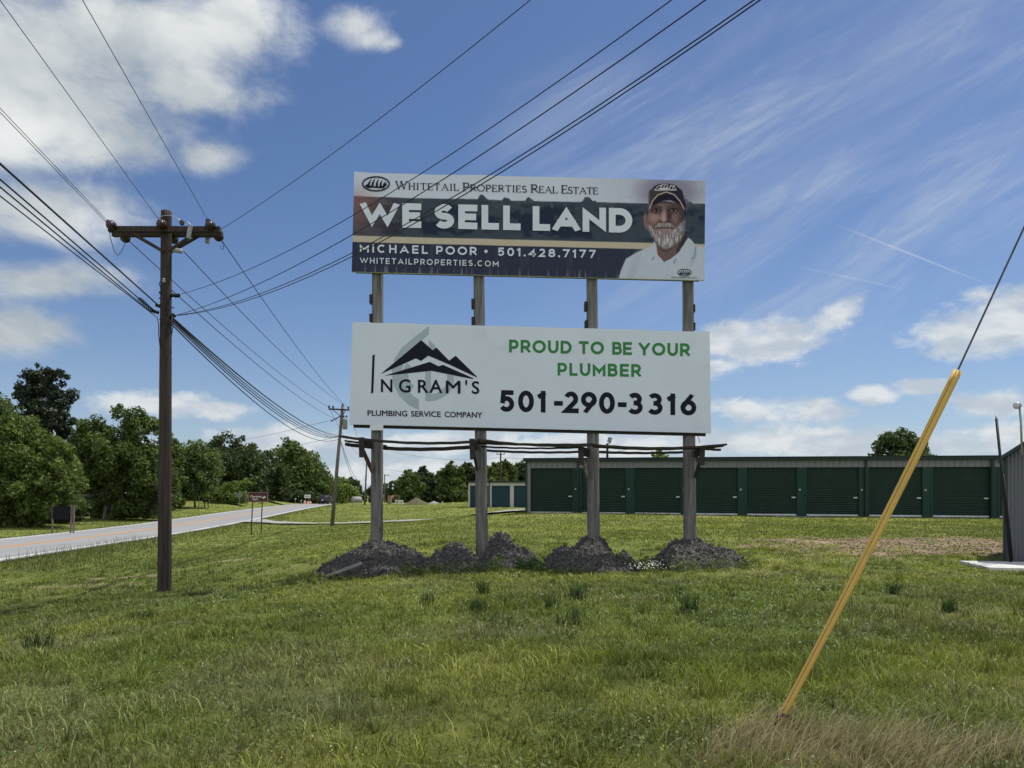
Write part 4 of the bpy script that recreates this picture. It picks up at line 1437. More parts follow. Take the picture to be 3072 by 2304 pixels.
stor = empty('storage_building', fp(0, 0), 'long grey metal storage building with a row of dark green roll-up doors', 'building')
HT, HD, HH = 3.15, 2.585, 2.96
DEP = 9.0
mb = MB()
fbox(mb, 0, FLEN, -.5, 2.98, -DEP, -.16)
mb.build('wall', M['b_grey'], stor)
mb = MB()
fbox(mb, 0.02, FLEN, HD, HH, -.15, 0)
mb.build('header_panel', M['b_grey'], stor)
mb = MB()
for k in range(int(FLEN / 0.305)):
    fbox(mb, .3 + k * .305, .3 + k * .305 + .022, HD + .01, HH - .01, .001, .018)
mb.build('header_rib', M['b_line'], stor)
mb = MB()
fbox(mb, -.12, FLEN + .1, HH, HT, -.2, .16)
fbox(mb, -.12, FLEN + .1, HT - .035, HT + .01, .162, .19)
mb.build('gutter', M['b_roof'], stor)
mb = MB()
v0 = [fp(-.15, HT - .04, .1), fp(FLEN, HT - .04, .1), fp(FLEN, HT + .10, -DEP / 2), fp(-.15, HT + .10, -DEP / 2)]
v1 = [p + Vector((0, 0, .05)) for p in v0]
mb.hexa(v0, v1)
v0 = [fp(-.15, HT + .10, -DEP / 2), fp(FLEN, HT + .10, -DEP / 2), fp(FLEN, HT - .04, -DEP - .2), fp(-.15, HT - .04, -DEP - .2)]
mb.hexa(v0, [p + Vector((0, 0, .05)) for p in v0])
mb.build('roof', M['b_roof'], stor)
doors_px = [(1592, 1718), (1746, 1877), (1904, 2042), (2073, 2213), (2241, 2390), (2420, 2576), (2608, 2767), (2799, 2969), (3000, 3180)]
mb = MB()
fbox(mb, -.02, .10, -.3, HH, .0, .05)
mb.build('corner_trim', M['b_trim'], stor)
mb = MB()
fbox(mb, .10, fac(1592) - .01, -.02, HD + .3, -.15, .02)
mb.build('corner_panel', M['b_grey'], stor)
edges = [(fac(a), fac(b)) for a, b in doors_px]
for i, (s0, s1) in enumerate(edges):
    mb = MB()
    zz, ff, nvr = [], [], 0
    # corrugated curtain
    hs = np.linspace(.10, HD, 27 * 4 + 1)
    vv, f2 = [], []
    for k, h in enumerate(hs):
        o_ = -.12 + .048 * (0.5 + .5 * math.cos(k / 4 * 2 * math.pi)) ** 0.8
        vv += [fp(s0, h, o_), fp(s1, h, o_)]
    for k in range(len(hs) - 1):
        f2.append((2 * k, 2 * k + 1, 2 * k + 3, 2 * k + 2))
    mb.add(vv, f2, True)
    dr = mb.build('roll_up_door', M['b_green'], stor, fix=False)
    mb = MB()
    fbox(mb, s0 + .01, s1 - .01, .02, .10, -.13, -.05)
    mb.build('bottom_rail', M['b_sill'], dr)
    mb = MB()
    fbox(mb, s1 - .24, s1 - .05, .95, 1.02, -.09, -.02)
    mb.build('latch', M['latch'], dr)
    if i < len(edges) - 1:
        e1 = edges[i + 1][0]
        mb = MB()
        fbox(mb, s1, e1, -.05, HD, -.15, -.02)
        fbox(mb, s1 + .02, s1 + .10, -.05, HD, -.019, .0)
        fbox(mb, e1 - .10, e1 - .02, -.05, HD, -.019, .0)
        mb.build('pilaster', M['b_trim'], stor)
        mb = MB()
        fbox(mb, s1 + .12, s1 + .20, 1.36, 1.44, -.018, -.006)
        mb.build('number_plate', M['latch'], stor)
for pxx in (1734, 2055, 2597, 2975):
    s_ = fac(pxx)
    mb = MB()
    fbox(mb, s_ - .055, s_ + .055, .08, HH, .021, .11)
    fbox(mb, s_ - .055, s_ + .055, .03, .078, .021, .2)
    mb.build('downspout', M['b_roof'], stor)
mb = MB()
fbox(mb, -.1, FLEN, -.45, -.03, -.12, .35)
mb.build('slab', M['concrete'], stor)

# floodlight on the roof and its mast
bx = P(1822, 1374, 44.0)
fl = empty('floodlight', bx, 'boxy floodlight on a dark mast above the long green-door building roof', 'floodlight')
mb = MB()
mb.tube([(bx.x, bx.y, bx.z - .4), P(1822, 1330, 44)], .07, 8)
mb.build('mast', M['black'], fl)
mb = MB()
p_ = P(1829, 1320, 44)
mb.box(p_, (.22, .3, .3), Matrix.Rotation(R(12), 3, 'Y'))
mb.build('lamp_head', M['alu'], fl)
mb = MB()
mb.bar(P(1822, 1333, 44), P(1831, 1329, 44), .05, .05)
mb.build('mast_arm', M['black'], fl)

# ------------------------------------------------------------------ small storage building further back
SD = 85.0
sb = on_ground(1500, 1522, SD)
sml = empty('storage_shed', sb, 'small distant beige storage building with dark blue roll-up doors between the billboard posts', 'building')


def sp(px, py, dd=0.0):
    p = P(px, py, SD)
    return Vector((p.x, p.y + dd, p.z))


def sbox(mb, x0, x1, y0, y1, d0, d1):
    a, b = sp(x0, y1), sp(x1, y0)
    mb.box(((a.x + b.x) / 2, SD + (d0 + d1) / 2, (a.z + b.z) / 2), (abs(b.x - a.x), abs(d1 - d0), abs(b.z - a.z)))
    return mb


sbox(MB(), 1405, 1640, 1450, 1530, .25, 8).build('wall', M['b_beige'], sml)
sbox(MB(), 1405, 1640, 1447.5, 1457, 0, .24).build('header_panel', M['b_beige'], sml)
sbox(MB(), 1403, 1642, 1442.5, 1447.4, -.2, 8.2).build('roof', M['b_roof'], sml)
for (x0, x1) in ((1405, 1410), (1466, 1475), (1530, 1541.5), (1600, 1612)):
    sbox(MB(), x0, x1, 1457, 1523, 0, .24).build('pilaster', M['b_beige'], sml)
for (x0, x1) in ((1410, 1466), (1475, 1530), (1541.5, 1600)):
    mb = MB()
    a, b = sp(x0, 1523), sp(x1, 1457)
    hs = np.linspace(a.z, b.z, 81)
    vv, f2 = [], []
    for k, h in enumerate(hs):
        o_ = SD + .14 + .03 * math.cos(k / 4 * 2 * math.pi)
        vv += [(a.x, o_, h), (b.x, o_, h)]
    for k in range(80):
        f2.append((2 * k, 2 * k + 1, 2 * k + 3, 2 * k + 2))
    mb.add(vv, f2, True)
    mb.build('roll_up_door', M['b_blue'], sml, fix=False)
sbox(MB(), 1467, 1469.5, 1447.6, 1523, -.1, -.01).build('downspout', M['b_roof'], sml)

# ------------------------------------------------------------------ corrugated shed at the right edge
s0 = Vector(((3019 - CX) / F * 18.0, 18.0))
sdir = Vector((.84, -.54)).normalized()
sin_ = Vector((.54, .84)).normalized()
shz = -0.34
SW, SL, EH, RH = 4.4, 2.6, 2.72, 4.35
shed = empty('metal_shed', (s0.x, s0.y, shz), 'grey corrugated metal shed with sloping dark roof edge at far right', 'shed')


def shp(a, d, z):
    return Vector((s0.x + sdir.x * a + sin_.x * d, s0.y + sdir.y * a + sin_.y * d, shz + z))


def gab(a):
    return EH + (RH - EH) * (1 - abs(a - SW / 2) / (SW / 2))


mb = MB()
n = 256
vv, f2 = [], []
for k in range(n + 1):
    a = SW * k / n
    o_ = .012 * math.cos(a / .076 * 2 * math.pi)
    vv += [shp(a, o_, -.2), shp(a, o_, gab(a) - .02)]
for k in range(n):
    f2.append((2 * k, 2 * k + 2, 2 * k + 3, 2 * k + 1))
mb.add(vv, f2, True)
mb.build('gable_wall', M['shed_wall'], shed, fix=False)
mb = MB()
mb.hexa([shp(0, .03, -.2), shp(SW, .03, -.2), shp(SW, SL, -.2), shp(0, SL, -.2)], [shp(0, .03, EH - .05), shp(SW, .03, EH - .05), shp(SW, SL, EH - .05), shp(0, SL, EH - .05)])
mb.build('wall', M['shed_wall'], shed)
for (a0, a1) in ((-.12, SW / 2), (SW + .12, SW / 2)):
    mb = MB()
    z0 = EH - .12 * (RH - EH) / (SW / 2)
    q0 = [shp(a0, -.22, z0), shp(a1, -.22, RH), shp(a1, SL + .2, RH), shp(a0, SL + .2, z0)]
    mb.hexa(q0, [p + Vector((0, 0, .10)) for p in q0])
    mb.build('roof', M['shed_trim'], shed)
mb = MB()
mb.bar(shp(-.015, -.02, -.2), shp(-.015, -.02, EH - .03), .07, .05)
mb.build('corner_trim', M['shed_trim'], shed)
# slab in front of it
mb = MB()
cp = [on_ground(2878, 1697, 17.7), on_ground(3300, 1697, 17.1), on_ground(3300, 1722, 15.6), on_ground(2968, 1717, 16.1)]
zt = max(p.z for p in cp) + .05
mb.hexa([Vector((p.x, p.y, zt - .35)) for p in cp], [Vector((p.x, p.y, zt)) for p in cp])
tag(mb.build('concrete_slab', M['concrete'], None, tuple(cp[0])), 'pale concrete slab on the ground before the corrugated shed', 'slab')
# leaning black mast beside the shed
a, b = on_ground(3034, 1690, 17.4), P(2989, 1256, 17.6)
pm = empty('mast', a, 'thin black mast leaning beside the corner of the corrugated shed', 'mast')
mb = MB()
mb.tube([a - Vector((0, 0, .1)), a.lerp(b, .5), b], [.034, .032, .03], 8)
mb.build('pole', M['black'], pm)
mb = MB()
mb.tube([b, b + Vector((-.01, 0, .10))], [.025, .018], 8)
mb.build('tip', M['white'], pm)
mb = MB()
mb.tube([a.lerp(b, .62) + Vector((.0, -.05, 0)), a.lerp(b, .3) + Vector((.0, -.07, 0)), a + Vector((.0, -.05, .1))], .016, 6)
mb.build('cable', M['cable'], pm)
# round yard lamp on the shed roof
lp = P(3066, 1322, 17.6)
yl = empty('yard_lamp', lp, 'round silver yard lamp on a thin pipe above the corrugated shed roof', 'lamp')
mb = MB()
mb.tube([lp - Vector((0, 0, .35)), P(3063, 1270, 17.6), P(3059, 1226, 17.6), P(3056, 1216, 17.6)], .024, 8)
mb.build('pipe', M['steel'], yl)
mb = MB()
c_ = P(3047, 1216, 17.55)
mb.lathe(c_ + Vector((.06, .0, 0)), (-1, -.55, -.1), [(-.10, .035), (-.04, .06), (.0, .08), (.05, .086), (.08, .082)], 16)
mb.build('lamp_head', M['steel'], yl)
mb = MB()
mb.lathe(c_ + Vector((.06, .0, 0)) + Vector((-1, -.55, -.1)).normalized() * .09, (-1, -.55, -.1), [(-.005, .078), (.01, .066), (.022, .03)], 16)
mb.build('lens', M['lamp_face'], yl)


# ------------------------------------------------------------------ yellow guarded guy wire, right foreground
GD = 4.62
ga = on_ground(2333, 2170, GD)
gt = P(2873, 1113, GD - .05)
guy = empty('guy_wire', ga, 'steel guy wire with long yellow plastic guard slanting up from brown grass', 'guy wire')
d = (gt - ga).normalized()
sd_ = d.cross(Vector((0, -1, 0))).normalized()     # across the guard, in the picture plane
ud = sd_.cross(d).normalized()
if ud.y > 0:
    ud, sd_ = -ud, -sd_
mb = MB()
rings, nn_ = 30, 15
vv, f2 = [], []
for i in range(rings + 1):
    a = i / rings
    p = ga.lerp(gt, a) + Vector((0, 0, -.03 * math.sin(a * math.pi)))
    w_ = .0235 + .004 * a
    fl_ = max(0, 1 - a * 14)
    for k in range(nn_):
        th = R(-115 + 230 * k / (nn_ - 1))
        rr = w_ * (1 + .25 * fl_)
        # half-round channel with a step on one side
        o_ = sd_ * math.sin(th) * rr + ud * math.cos(th) * rr * .8
        if k in (4, 5):
            o_ = o_ * 0.86
        vv.append(p + o_)
for i in range(rings):
    for k in range(nn_ - 1):
        f2.append((i * nn_ + k, i * nn_ + k + 1, (i + 1) * nn_ + k + 1, (i + 1) * nn_ + k))
mb.add(vv, f2, True)
g_ = mb.build('guard', M['yellow'], guy, fix=False)
sm_ = g_.modifiers.new('thickness', 'SOLIDIFY')
sm_.thickness = .003
mb = MB()
for i in range(rings):
    pass
q0 = []
for i in range(rings + 1):
    a = i / rings
    p = ga.lerp(gt, a) + Vector((0, 0, -.03 * math.sin(a * math.pi)))
    th = R(-115 + 230 * 4.5 / (nn_ - 1))
    rr = (.0235 + .004 * a) * .90
    q0.append(p + sd_ * math.sin(th) * rr + ud * math.cos(th) * rr * .8)
mb.tube(q0, .0020, 5)
mb.build('seam', M['yellow_dark'], guy)
mb = MB()
far_ = P(3072, 683, GD - .12)
we = gt + (far_ - gt) * 4.6
mb.tube([ga.lerp(gt, .05), gt - d * .02, far_, we], .0062, 8)
mb.build('wire', M['guy_steel'], guy)
mb = MB()
mb.tube([ga + Vector((.07, .0, .05)), ga + Vector((.0, -.02, .06)), ga + Vector((-.03, -.02, -.02)), ga + Vector((-.09, 0, -.12))], .012, 8)
mb.tube([ga + Vector((.1, -.01, .03)), ga + Vector((.02, -.03, .075)), ga + Vector((-.05, -.02, .02))], .008, 6)
mb.build('anchor_eye', M['black'], guy)


# ------------------------------------------------------------------ utility poles
def wire_obj(name, pts, r, mat, label, cat, group, n=5):
    mb = MB()
    mb.tube(pts, r, n)
    return tag(mb.build(name, mat, None, tuple(pts[0])), label, cat, group)


def insul(p, axis_, s, mat, parent, name='insulator'):
    mb = MB()
    mb.lathe(p, axis_, [(-.11 * s, .02 * s), (-.09 * s, .05 * s), (-.06 * s, .085 * s), (-.045 * s, .05 * s), (-.02 * s, .1 * s), (0, .055 * s), (.02 * s, .1 * s), (.045 * s, .05 * s), (.06 * s, .085 * s), (.09 * s, .05 * s), (.12 * s, .02 * s)], 12)
    return mb.build(name, mat, parent)


D1 = 17.0
pb_ = on_ground(493, 1780, D1)
pole1 = empty('utility_pole', pb_, 'tall dark wooden utility pole with double crossarm left of the billboard', 'utility pole')
rough_pole((pb_.x, D1, pb_.z - .4), P(499, 634, D1), .158, .118, 31, 20, 60, .03).build('pole', M['pole'], pole1)
mb = MB()
mb.bar(P(327, 688, D1 - .17), P(661, 689, D1 - .17), .11, .125)
mb.build('crossarm', M['pole'], pole1)
mb = MB()
mb.bar(P(338, 702, D1 + .17), P(667, 703, D1 + .17), .11, .125)
mb.build('crossarm', M['pole'], pole1)
for (x0, y0, x1, y1, dd) in ((400, 700, 491, 754, -.18), (568, 712, 505, 752, -.18), (597, 708, 512, 757, .18), (405, 707, 492, 757, .18)):
    mb = MB()
    mb.bar(P(x0, y0, D1 + dd), P(x1, y1, D1 + dd * .9), .05, .055)
    mb.build('crossarm_brace', M['pole'], pole1)
back = Vector((.21, -1, .02)).normalized()
for (x, y, dd, ax) in ((334, 676, -.28, back), (376, 714, .30, -back), (485, 673, -.28, back), (631, 676, -.28, back), (656, 710, .30, -back), (520, 717, .30, -back)):
    insul(P(x, y, D1 + dd), ax, 1.15, M['porcelain'], pole1)
for (x, y) in ((546, 668), (325, 668), (624, 664)):
    insul(P(x, y, D1 - .17), (0, 0, 1), .62, M['porcelain'], pole1)
for (x0, y0, x1, y1, dd) in ((572, 676, 565, 716, -.25), (624, 708, 622, 731, .25), (518, 750, 548, 754, -.1)):
    a, b = P(x0, y0, D1 + dd), P(x1, y1, D1 + dd)
    mb = MB()
    L_ = (b - a).length
    prof = [(0, .03)]
    for k in range(6):
        prof += [(L_ * (k + .2) / 6, .062), (L_ * (k + .75) / 6, .04)]
    prof += [(L_, .03)]
    mb.lathe(a, b - a, prof, 12)
    mb.build('fuse_cutout', M['porcelain_grey'], pole1)
for pts in (((475, 655), (490, 647), (512, 646), (530, 655), (545, 662)), ((546, 664), (560, 664), (570, 672), (573, 680))):
    mb = MB()
    mb.tube([P(x, y, D1 - .2) for x, y in pts], .009, 5)
    mb.build('jumper', M['steel'], pole1)
mb = MB()
mb.tube([P(x, y, D1 - .2 + .4 * k / 6) for k, (x, y) in enumerate([(326, 688), (333, 720), (342, 752), (353, 766), (362, 757), (370, 742), (377, 728)])], .008, 5)
mb.build('jumper', M['wire'], pole1)
mb = MB()
mb.tube([P(x, y, D1 + .3) for x, y in ((661, 716), (668, 728), (672, 742), (667, 750), (661, 738))], .008, 5)
mb.build('jumper', M['wire'], pole1)
insul(P(492, 842, D1 - .16), (0, 0, 1), .5, M['porcelain_grey'], pole1)
for (x, y, ax) in ((517, 886, (1, -.6, 0)), (532, 887, (1, -.6, 0)), (478, 918, (-1, -.4, .2)), (465, 935, (-1, -.4, .3)), (518, 948, (1, -.4, 0))):
    mb = MB()
    mb.lathe(P(x, y, D1 - .05), ax, [(-.09, .02), (-.07, .045), (-.03, .03), (.0, .05), (.03, .03), (.06, .045), (.09, .015)], 8)
    mb.build('cable_clamp', M['black'], pole1)
for (x, y, sx) in ((483, 895, -1), (516, 923, 1), (515, 941, 1), (483, 876, -1)):
    mb = MB()
    mb.tube([P(x, y, D1 - .1), P(x + sx * 7, y, D1 - .1)], .012, 6)
    mb.build('bolt', M['black'], pole1)
for pts in (((486, 838), (477, 850), (480, 860), (484, 862)), ((485, 868), (478, 880), (484, 884)), ((472, 953), (476, 975), (476, 1005), (480, 1040)), ((516, 950), (519, 980), (514, 1010)), ((478, 958), (484, 963), (482, 980))):
    mb = MB()
    mb.tube([P(x, y, D1 - .14) for x, y in pts], .010, 5)
    mb.build('cable_loop', M['cable'], pole1)
mb = MB()
mb.tube([P(508, 900, D1 - .15), P(506, 1300, D1 - .165), P(503, 1770, D1 - .175)], .006, 5)
mb.build('ground_wire', M['wire'], pole1)


def small_pole(bp, tp, D, r0, r1, label, arm=None, arm_y=None, mat='pole_grey', can=False, group='utility poles along the road'):
    base = on_ground(bp[0], bp[1], D)
    o = empty('utility_pole', base, label, 'utility pole', group)
    top = P(tp[0], tp[1], D)
    mb = MB()
    mb.tube([base - Vector((0, 0, .3)), base.lerp(top, .5), top], [r0, (r0 + r1) / 2, r1], 12)
    mb.build('pole', M[mat], o)
    if arm:
        mb = MB()
        mb.bar(P(arm[0], arm_y[0], D - .15), P(arm[1], arm_y[1], D - .15), .1, .12)
        mb.build('crossarm', M['pole'], o)
        for f_ in (.04, .96) if D > 90 else (.02, .22, .97):
            px = arm[0] + (arm[1] - arm[0]) * f_
            py = arm_y[0] + (arm_y[1] - arm_y[0]) * f_
            insul(P(px, py, D - .15) + Vector((0, 0, .17)), (0, 0, 1), 1.0, M['porcelain'], o)
        if D < 90:
            cx_ = tp[0] + (bp[0] - tp[0]) * (arm_y[0] + 22 - tp[1]) / (bp[1] - tp[1])
            for f_ in (.2, .82):
                px = arm[0] + (arm[1] - arm[0]) * f_
                py = arm_y[0] + (arm_y[1] - arm_y[0]) * f_
                mb = MB()
                mb.bar(P(px, py + 2, D - .16), P(cx_, arm_y[0] + 24, D - .14), .04, .05)
                mb.build('crossarm_brace', M['black'], o)
    return o


D2 = 57.0
pole2 = small_pole((995, 1581), (1028, 1219), D2, .16, .12, 'leaning grey utility pole with transformer between the road and the billboard', (986, 1047), (1227, 1230))
insul(P(1028, 1216, D2), (0, 0, 1), 1.1, M['porcelain'], pole2)
mb = MB()
c_ = P(1035, 1272, D2 - .2)
mb.lathe(c_ - Vector((0, 0, .42)), (0, 0, 1), [(0, .17), (.02, .19), (.7, .19), (.74, .2), (.78, .2), (.84, .12)], 14)
mb.build('transformer', M['alu'], pole2)
for dx_ in (-.1, .12):
    insul(c_ + Vector((dx_, 0, .58)), (0, 0, 1), .9, M['porcelain'], pole2)
mb = MB()
mb.bar(P(1022, 1248, D2), P(993, 1264, D2 - .3), .08, .08)
mb.build('cutout_arm', M['black'], pole2)
small_pole((1094, 1507), (1101, 1372), 118, .15, .12, 'distant thin utility pole seen just left of the leftmost billboard post', (1094, 1106), (1377, 1377))
small_pole((1154, 1511), (1154, 1424), 170, .17, .13, 'distant utility pole just right of the leftmost billboard post', (1153, 1167), (1426, 1426))
small_pole((1502, 1516), (1502, 1358), 125, .17, .13, 'distant utility pole rising behind the small beige storage building', (1490, 1514), (1363, 1363), mat='pole')


# ------------------------------------------------------------------ wires
def span(name, pxs, plan, r, mat, label, cat, group, ext0=0.0, ext1=0.0, n=40, deg=2):
    """wire through photo points lying in the upright plane over the plan line plan=((x,D),(x,D)); extended past both ends"""
    (xa, da), (xb, db) = plan
    L = math.hypot(xb - xa, db - da)
    ss, zs = [], []
    for (px, py) in pxs:
        u = (px - CX) / F
        tq = (u * da - xa) / ((xb - xa) - u * (db - da))
        D = da + tq * (db - da)
        ss.append(tq * L)
        zs.append(EYE + (HZ - py) / F * D)
    co = np.polyfit(ss, zs, min(deg, len(ss) - 1))
    if len(co) == 3 and co[0] < 0:
        co = np.polyfit(ss, zs, 1)
    s0_, s1_ = min(ss) - ext0, max(ss) + ext1
    pts = []
    for s_ in np.linspace(s0_, s1_, n):
        k = s_ / L
        pts.append(Vector((xa + (xb - xa) * k, da + (db - da) * k, float(np.polyval(co, s_)))))
    return wire_obj(name, pts, r, mat, label, cat, group)


GP = 'power lines on the tall left pole'


def pl(px, py, D=D1):
    p = P(px, py, D)
    return (p.x, p.y)


def toward_cam(a, slope=-.21, run=9.0):
    return (a, (a[0] - slope * run, a[1] - run))


a = pl(479, 663)
span('power_line', [(479, 663), (240, 331), (0, 2)], toward_cam(a), .0062, M['wire'], 'power line rising from the pole top into the upper left corner of the sky', 'power line', GP, 0, 14)
a = pl(622, 658)
span('power_line', [(622, 658), (460, 372), (247, 0)], toward_cam(a), .0062, M['wire'], 'power line from the right end of the crossarm steeply up to the top left sky', 'power line', GP, 0, 14)
a = pl(322, 663)
span('power_line', [(320, 663), (170, 498), (0, 328)], toward_cam(a), .0062, M['wire'], 'upper of the two close power lines reaching the left crossarm tip', 'power line', GP, 0, 14)
a = pl(376, 727)
span('power_line', [(376, 727), (170, 510), (0, 339)], toward_cam(a), .0062, M['wire'], 'lower of the two close power lines meeting below the left crossarm', 'power line', GP, 0, 14)
GC = 'communication cables on the tall left pole'
a = pl(474, 917)
span('cable', [(474, 917), (230, 690), (0, 497)], toward_cam(a), .017, M['cable'], 'thickest black cable running from mid pole up to the left edge', 'cable', GC, 0, 14)
a = pl(462, 936)
span('cable', [(462, 936), (415, 893), (230, 732), (0, 541)], toward_cam(a), .013, M['cable'], 'second black cable from the top on the left, ending in the spiral grip', 'cable', GC, 0, 14)
span('cable', [(455, 938), (300, 810), (0, 561)], toward_cam(pl(455, 938)), .012, M['cable'], 'third black cable from the top on the left side of the pole', 'cable', GC, 0, 14)
span('cable', [(471, 952), (300, 820), (0, 588)], toward_cam(pl(471, 952)), .010, M['cable'], 'lowest thin black cable on the left side of the pole', 'cable', GC, 0, 14)
# spiral grip on the second cable
mb = MB()
p0, p1 = P(416, 894, D1 - .8), P(462, 936, D1 - .05)
dd = (p1 - p0)
hl = []
e1 = dd.cross(Vector((0, 0, 1))).normalized()
e2 = dd.cross(e1).normalized()
for k in range(90):
    a_ = k / 89
    th = a_ * 2 * math.pi * 9
    hl.append(p0 + dd * a_ + e1 * math.cos(th) * .035 + e2 * math.sin(th) * .035)
mb.tube(hl, .011, 5)
mb.build('spiral_grip', M['cable'], pole1)

# tap lines to the upper right, over the camera's right shoulder
GT = 'wires from the tall pole to the upper right'


def tap(a):
    return (a, (a[0] + 7.1, a[1] - 7.8))


span('power_line', [(663, 688), (1000, 455), (1200, 315), (1588, 0)], tap(pl(663, 688)), .0062, M['wire'], 'highest wire crossing open sky from the crossarm to the top, passing clear of the billboard', 'power line', GT, 0, 12)
span('power_line', [(544, 885), (800, 772), (1054, 653), (1300, 508), (1590, 310), (1996, 0)], tap(pl(544, 885)), .0062, M['wire'], 'uppermost of the wires crossing the upper sign panel on the way to the top right', 'power line', GT, 0.0, 12)
span('cable', [(524, 948), (800, 838), (1054, 706), (1300, 562), (1700, 290), (2115, 0)], tap(pl(524, 948)), .0068, M['wire'], 'second wire from the top crossing in front of the upper sign panel', 'cable', GT, 0, 12)
span('cable', [(524, 949), (800, 866), (1054, 763), (1415, 565), (1800, 320), (2246, 0)], tap(pl(524, 949)), .0068, M['wire'], 'third wire from the top crossing in front of the upper sign panel', 'cable', GT, 0, 12)
span('cable', [(524, 950), (800, 872), (1054, 773), (1440, 568), (1800, 332), (2262, 0)], tap(pl(524, 950)), .0068, M['wire'], 'lowest wire crossing in front of the upper sign panel to the top right', 'cable', GT, 0, 12)
# onward to the second pole
GN = 'wires between the tall pole and the leaning pole'


def hop(p, q, sag, r, mat, label, cat, group, n=32):
    pts = []
    for k in range(n + 1):
        a_ = k / n
        v_ = Vector(p).lerp(Vector(q), a_)
        v_.z -= sag * 4 * a_ * (1 - a_)
        pts.append(v_)
    return wire_obj('power_line' if cat == 'power line' else 'cable', pts, r, mat, label, cat, group)


hop(P(386, 722, D1 + .3), P(985, 1221, D2), .35, .011, M['wire'], 'power line from the left crossarm end to the leaning pole', 'power line', GN)
hop(P(552, 755, D1 + .1), P(1028, 1211, D2), .35, .011, M['wire'], 'power line from below the crossarm to the top of the leaning pole', 'power line', GN)
hop(P(666, 722, D1 + .3), P(1046, 1225, D2), .35, .011, M['wire'], 'power line from the right crossarm end to the leaning pole, rightmost', 'power line', GN)
hop(P(510, 866, D1 + .1), P(1018, 1262, D2), .40, .011, M['wire'], 'neutral wire low on the tall pole running to the leaning pole', 'power line', GN)
for k, (y0, y1, sag, r_, lb) in enumerate(((952, 1306, .62, .024, 'topmost sagging cable of the bundle between the two poles'), (956, 1309, .74, .017, 'second sagging cable of the bundle between the two poles'), (960, 1310, .84, .017, 'middle sagging cable of the bundle between the two poles'), (966, 1311, .92, .017, 'fourth sagging cable of the bundle between the two poles'), (974, 1318, 1.04, .017, 'lowest sagging cable of the bundle between the two poles'))):
    hop(P(516, y0, D1 - .1), P(1014, y1, D2), sag, r_, M['cable'], lb, 'cable', GN)
GF = 'distant wires beyond the leaning pole'
for (a_, b_, sag, r_, lb) in (((1022, 1320, D2), (1097, 1425, 118), 2.0, .02, 'upper cable dropping from the leaning pole to the next pole'), ((1022, 1327, D2), (1097, 1432, 118), 2.4, .02, 'lower cable dropping from the leaning pole to the next pole'),
                              ((987, 1222, D2), (1094, 1374, 118), .9, .015, 'left wire from the leaning pole crossarm to the next pole'), ((1046, 1226, D2), (1106, 1374, 118), .9, .015, 'right wire from the leaning pole crossarm to the next pole')):
    hop(P(*a_), P(*b_), sag, r_, M['wire'], lb, 'power line', GF)
hop(P(1000, 1259, D2), P(560, 1345, 105), .3, .014, M['wire'], 'faint upper wire from the leaning pole over the road to the trees', 'power line', GF)
hop(P(1010, 1311, D2), P(620, 1372, 100), .3, .014, M['wire'], 'faint lower wire from the leaning pole over the road to the trees', 'power line', GF)
hop(P(1101, 1335, 118), P(1502, 1372, 125), 1.2, .02, M['wire'], 'distant wire crossing between billboard posts to the far pole', 'power line', GF)
hop(P(1502, 1372, 125), P(1900, 1345, 110), .8, .02, M['wire'], 'distant wire from the far pole toward the long building', 'power line', GF)
hop(P(1101, 1400, 118), P(1400, 1412, 170), .8, .02, M['wire'], 'lowest distant wire crossing behind the leftmost billboard post', 'power line', GF)


# ------------------------------------------------------------------ trees
def leaves(blobs, n, size, cols, seed, depth=1.0, clump=.22, up=.35, nclump=60, flat=1.0, tip=None):
    """blobs: list of (centre Vector, rx, ry, rz); returns verts, faces, colours of n leaf faces gathered in clumps"""
    rs = np.random.RandomState(seed)
    vol = np.array([b[1] * b[3] for b in blobs])
    pick = rs.choice(len(blobs), nclump, p=vol / vol.sum())
    C_ = np.array([b[0][:] for b in blobs])[pick]
    Rr = np.array([b[1:] for b in blobs])[pick]
    dv = rs.normal(size=(nclump, 3))
    dv /= np.linalg.norm(dv, axis=1)[:, None]
    rad = rs.uniform(.35, 1.0, nclump) ** .6
    cen = C_ + dv * Rr * rad[:, None]
    crad = Rr.mean(1) * clump * rs.uniform(.6, 1.5, nclump)
    cw = crad ** 2
    k = rs.choice(nclump, n, p=cw / cw.sum())
    g = rs.normal(size=(n, 3))
    g /= np.linalg.norm(g, axis=1)[:, None]
    g *= (rs.uniform(0, 1, n) ** .45)[:, None]
    g[:, 2] *= flat
    pos = cen[k] + g * crad[k][:, None] * 1.5
    nrm = g + rs.normal(size=(n, 3)) * .7 + np.array([0, 0, up])
    nrm /= np.linalg.norm(nrm, axis=1)[:, None]
    a = np.cross(nrm, rs.normal(size=(n, 3)))
    a /= np.linalg.norm(a, axis=1)[:, None]
    b_ = np.cross(nrm, a)
    s_ = size * rs.uniform(.55, 1.4, n)[:, None]
    v = np.stack([pos - a * s_, pos - b_ * s_ * .48 + nrm * s_ * .1, pos + a * s_, pos + b_ * s_ * .48 + nrm * s_ * .1], 1).reshape(-1, 3)
    f = np.arange(4 * n).reshape(n, 4)
    cols = np.array(cols)
    m1 = np.clip(rs.normal(.5, .28, n) * .6 + rs.uniform(0, 1, nclump)[k] * .4, 0, 1)[:, None]
    col = cols[0] * (1 - m1) + cols[1] * m1
    col = col * rs.uniform(.75, 1.25, n)[:, None]
    return v, f, np.repeat(col, 4, 0)


BROAD = [(.038, .068, .018), (.160, .212, .050)]
BROAD2 = [(.032, .058, .017), (.130, .180, .042)]
LIME = [(.12, .18, .036), (.20, .26, .055)]
PINE = [(.020, .031, .020), (.052, .068, .036)]
DARKT = [(.024, .040, .018), (.080, .112, .036)]
count_leaf = [0]


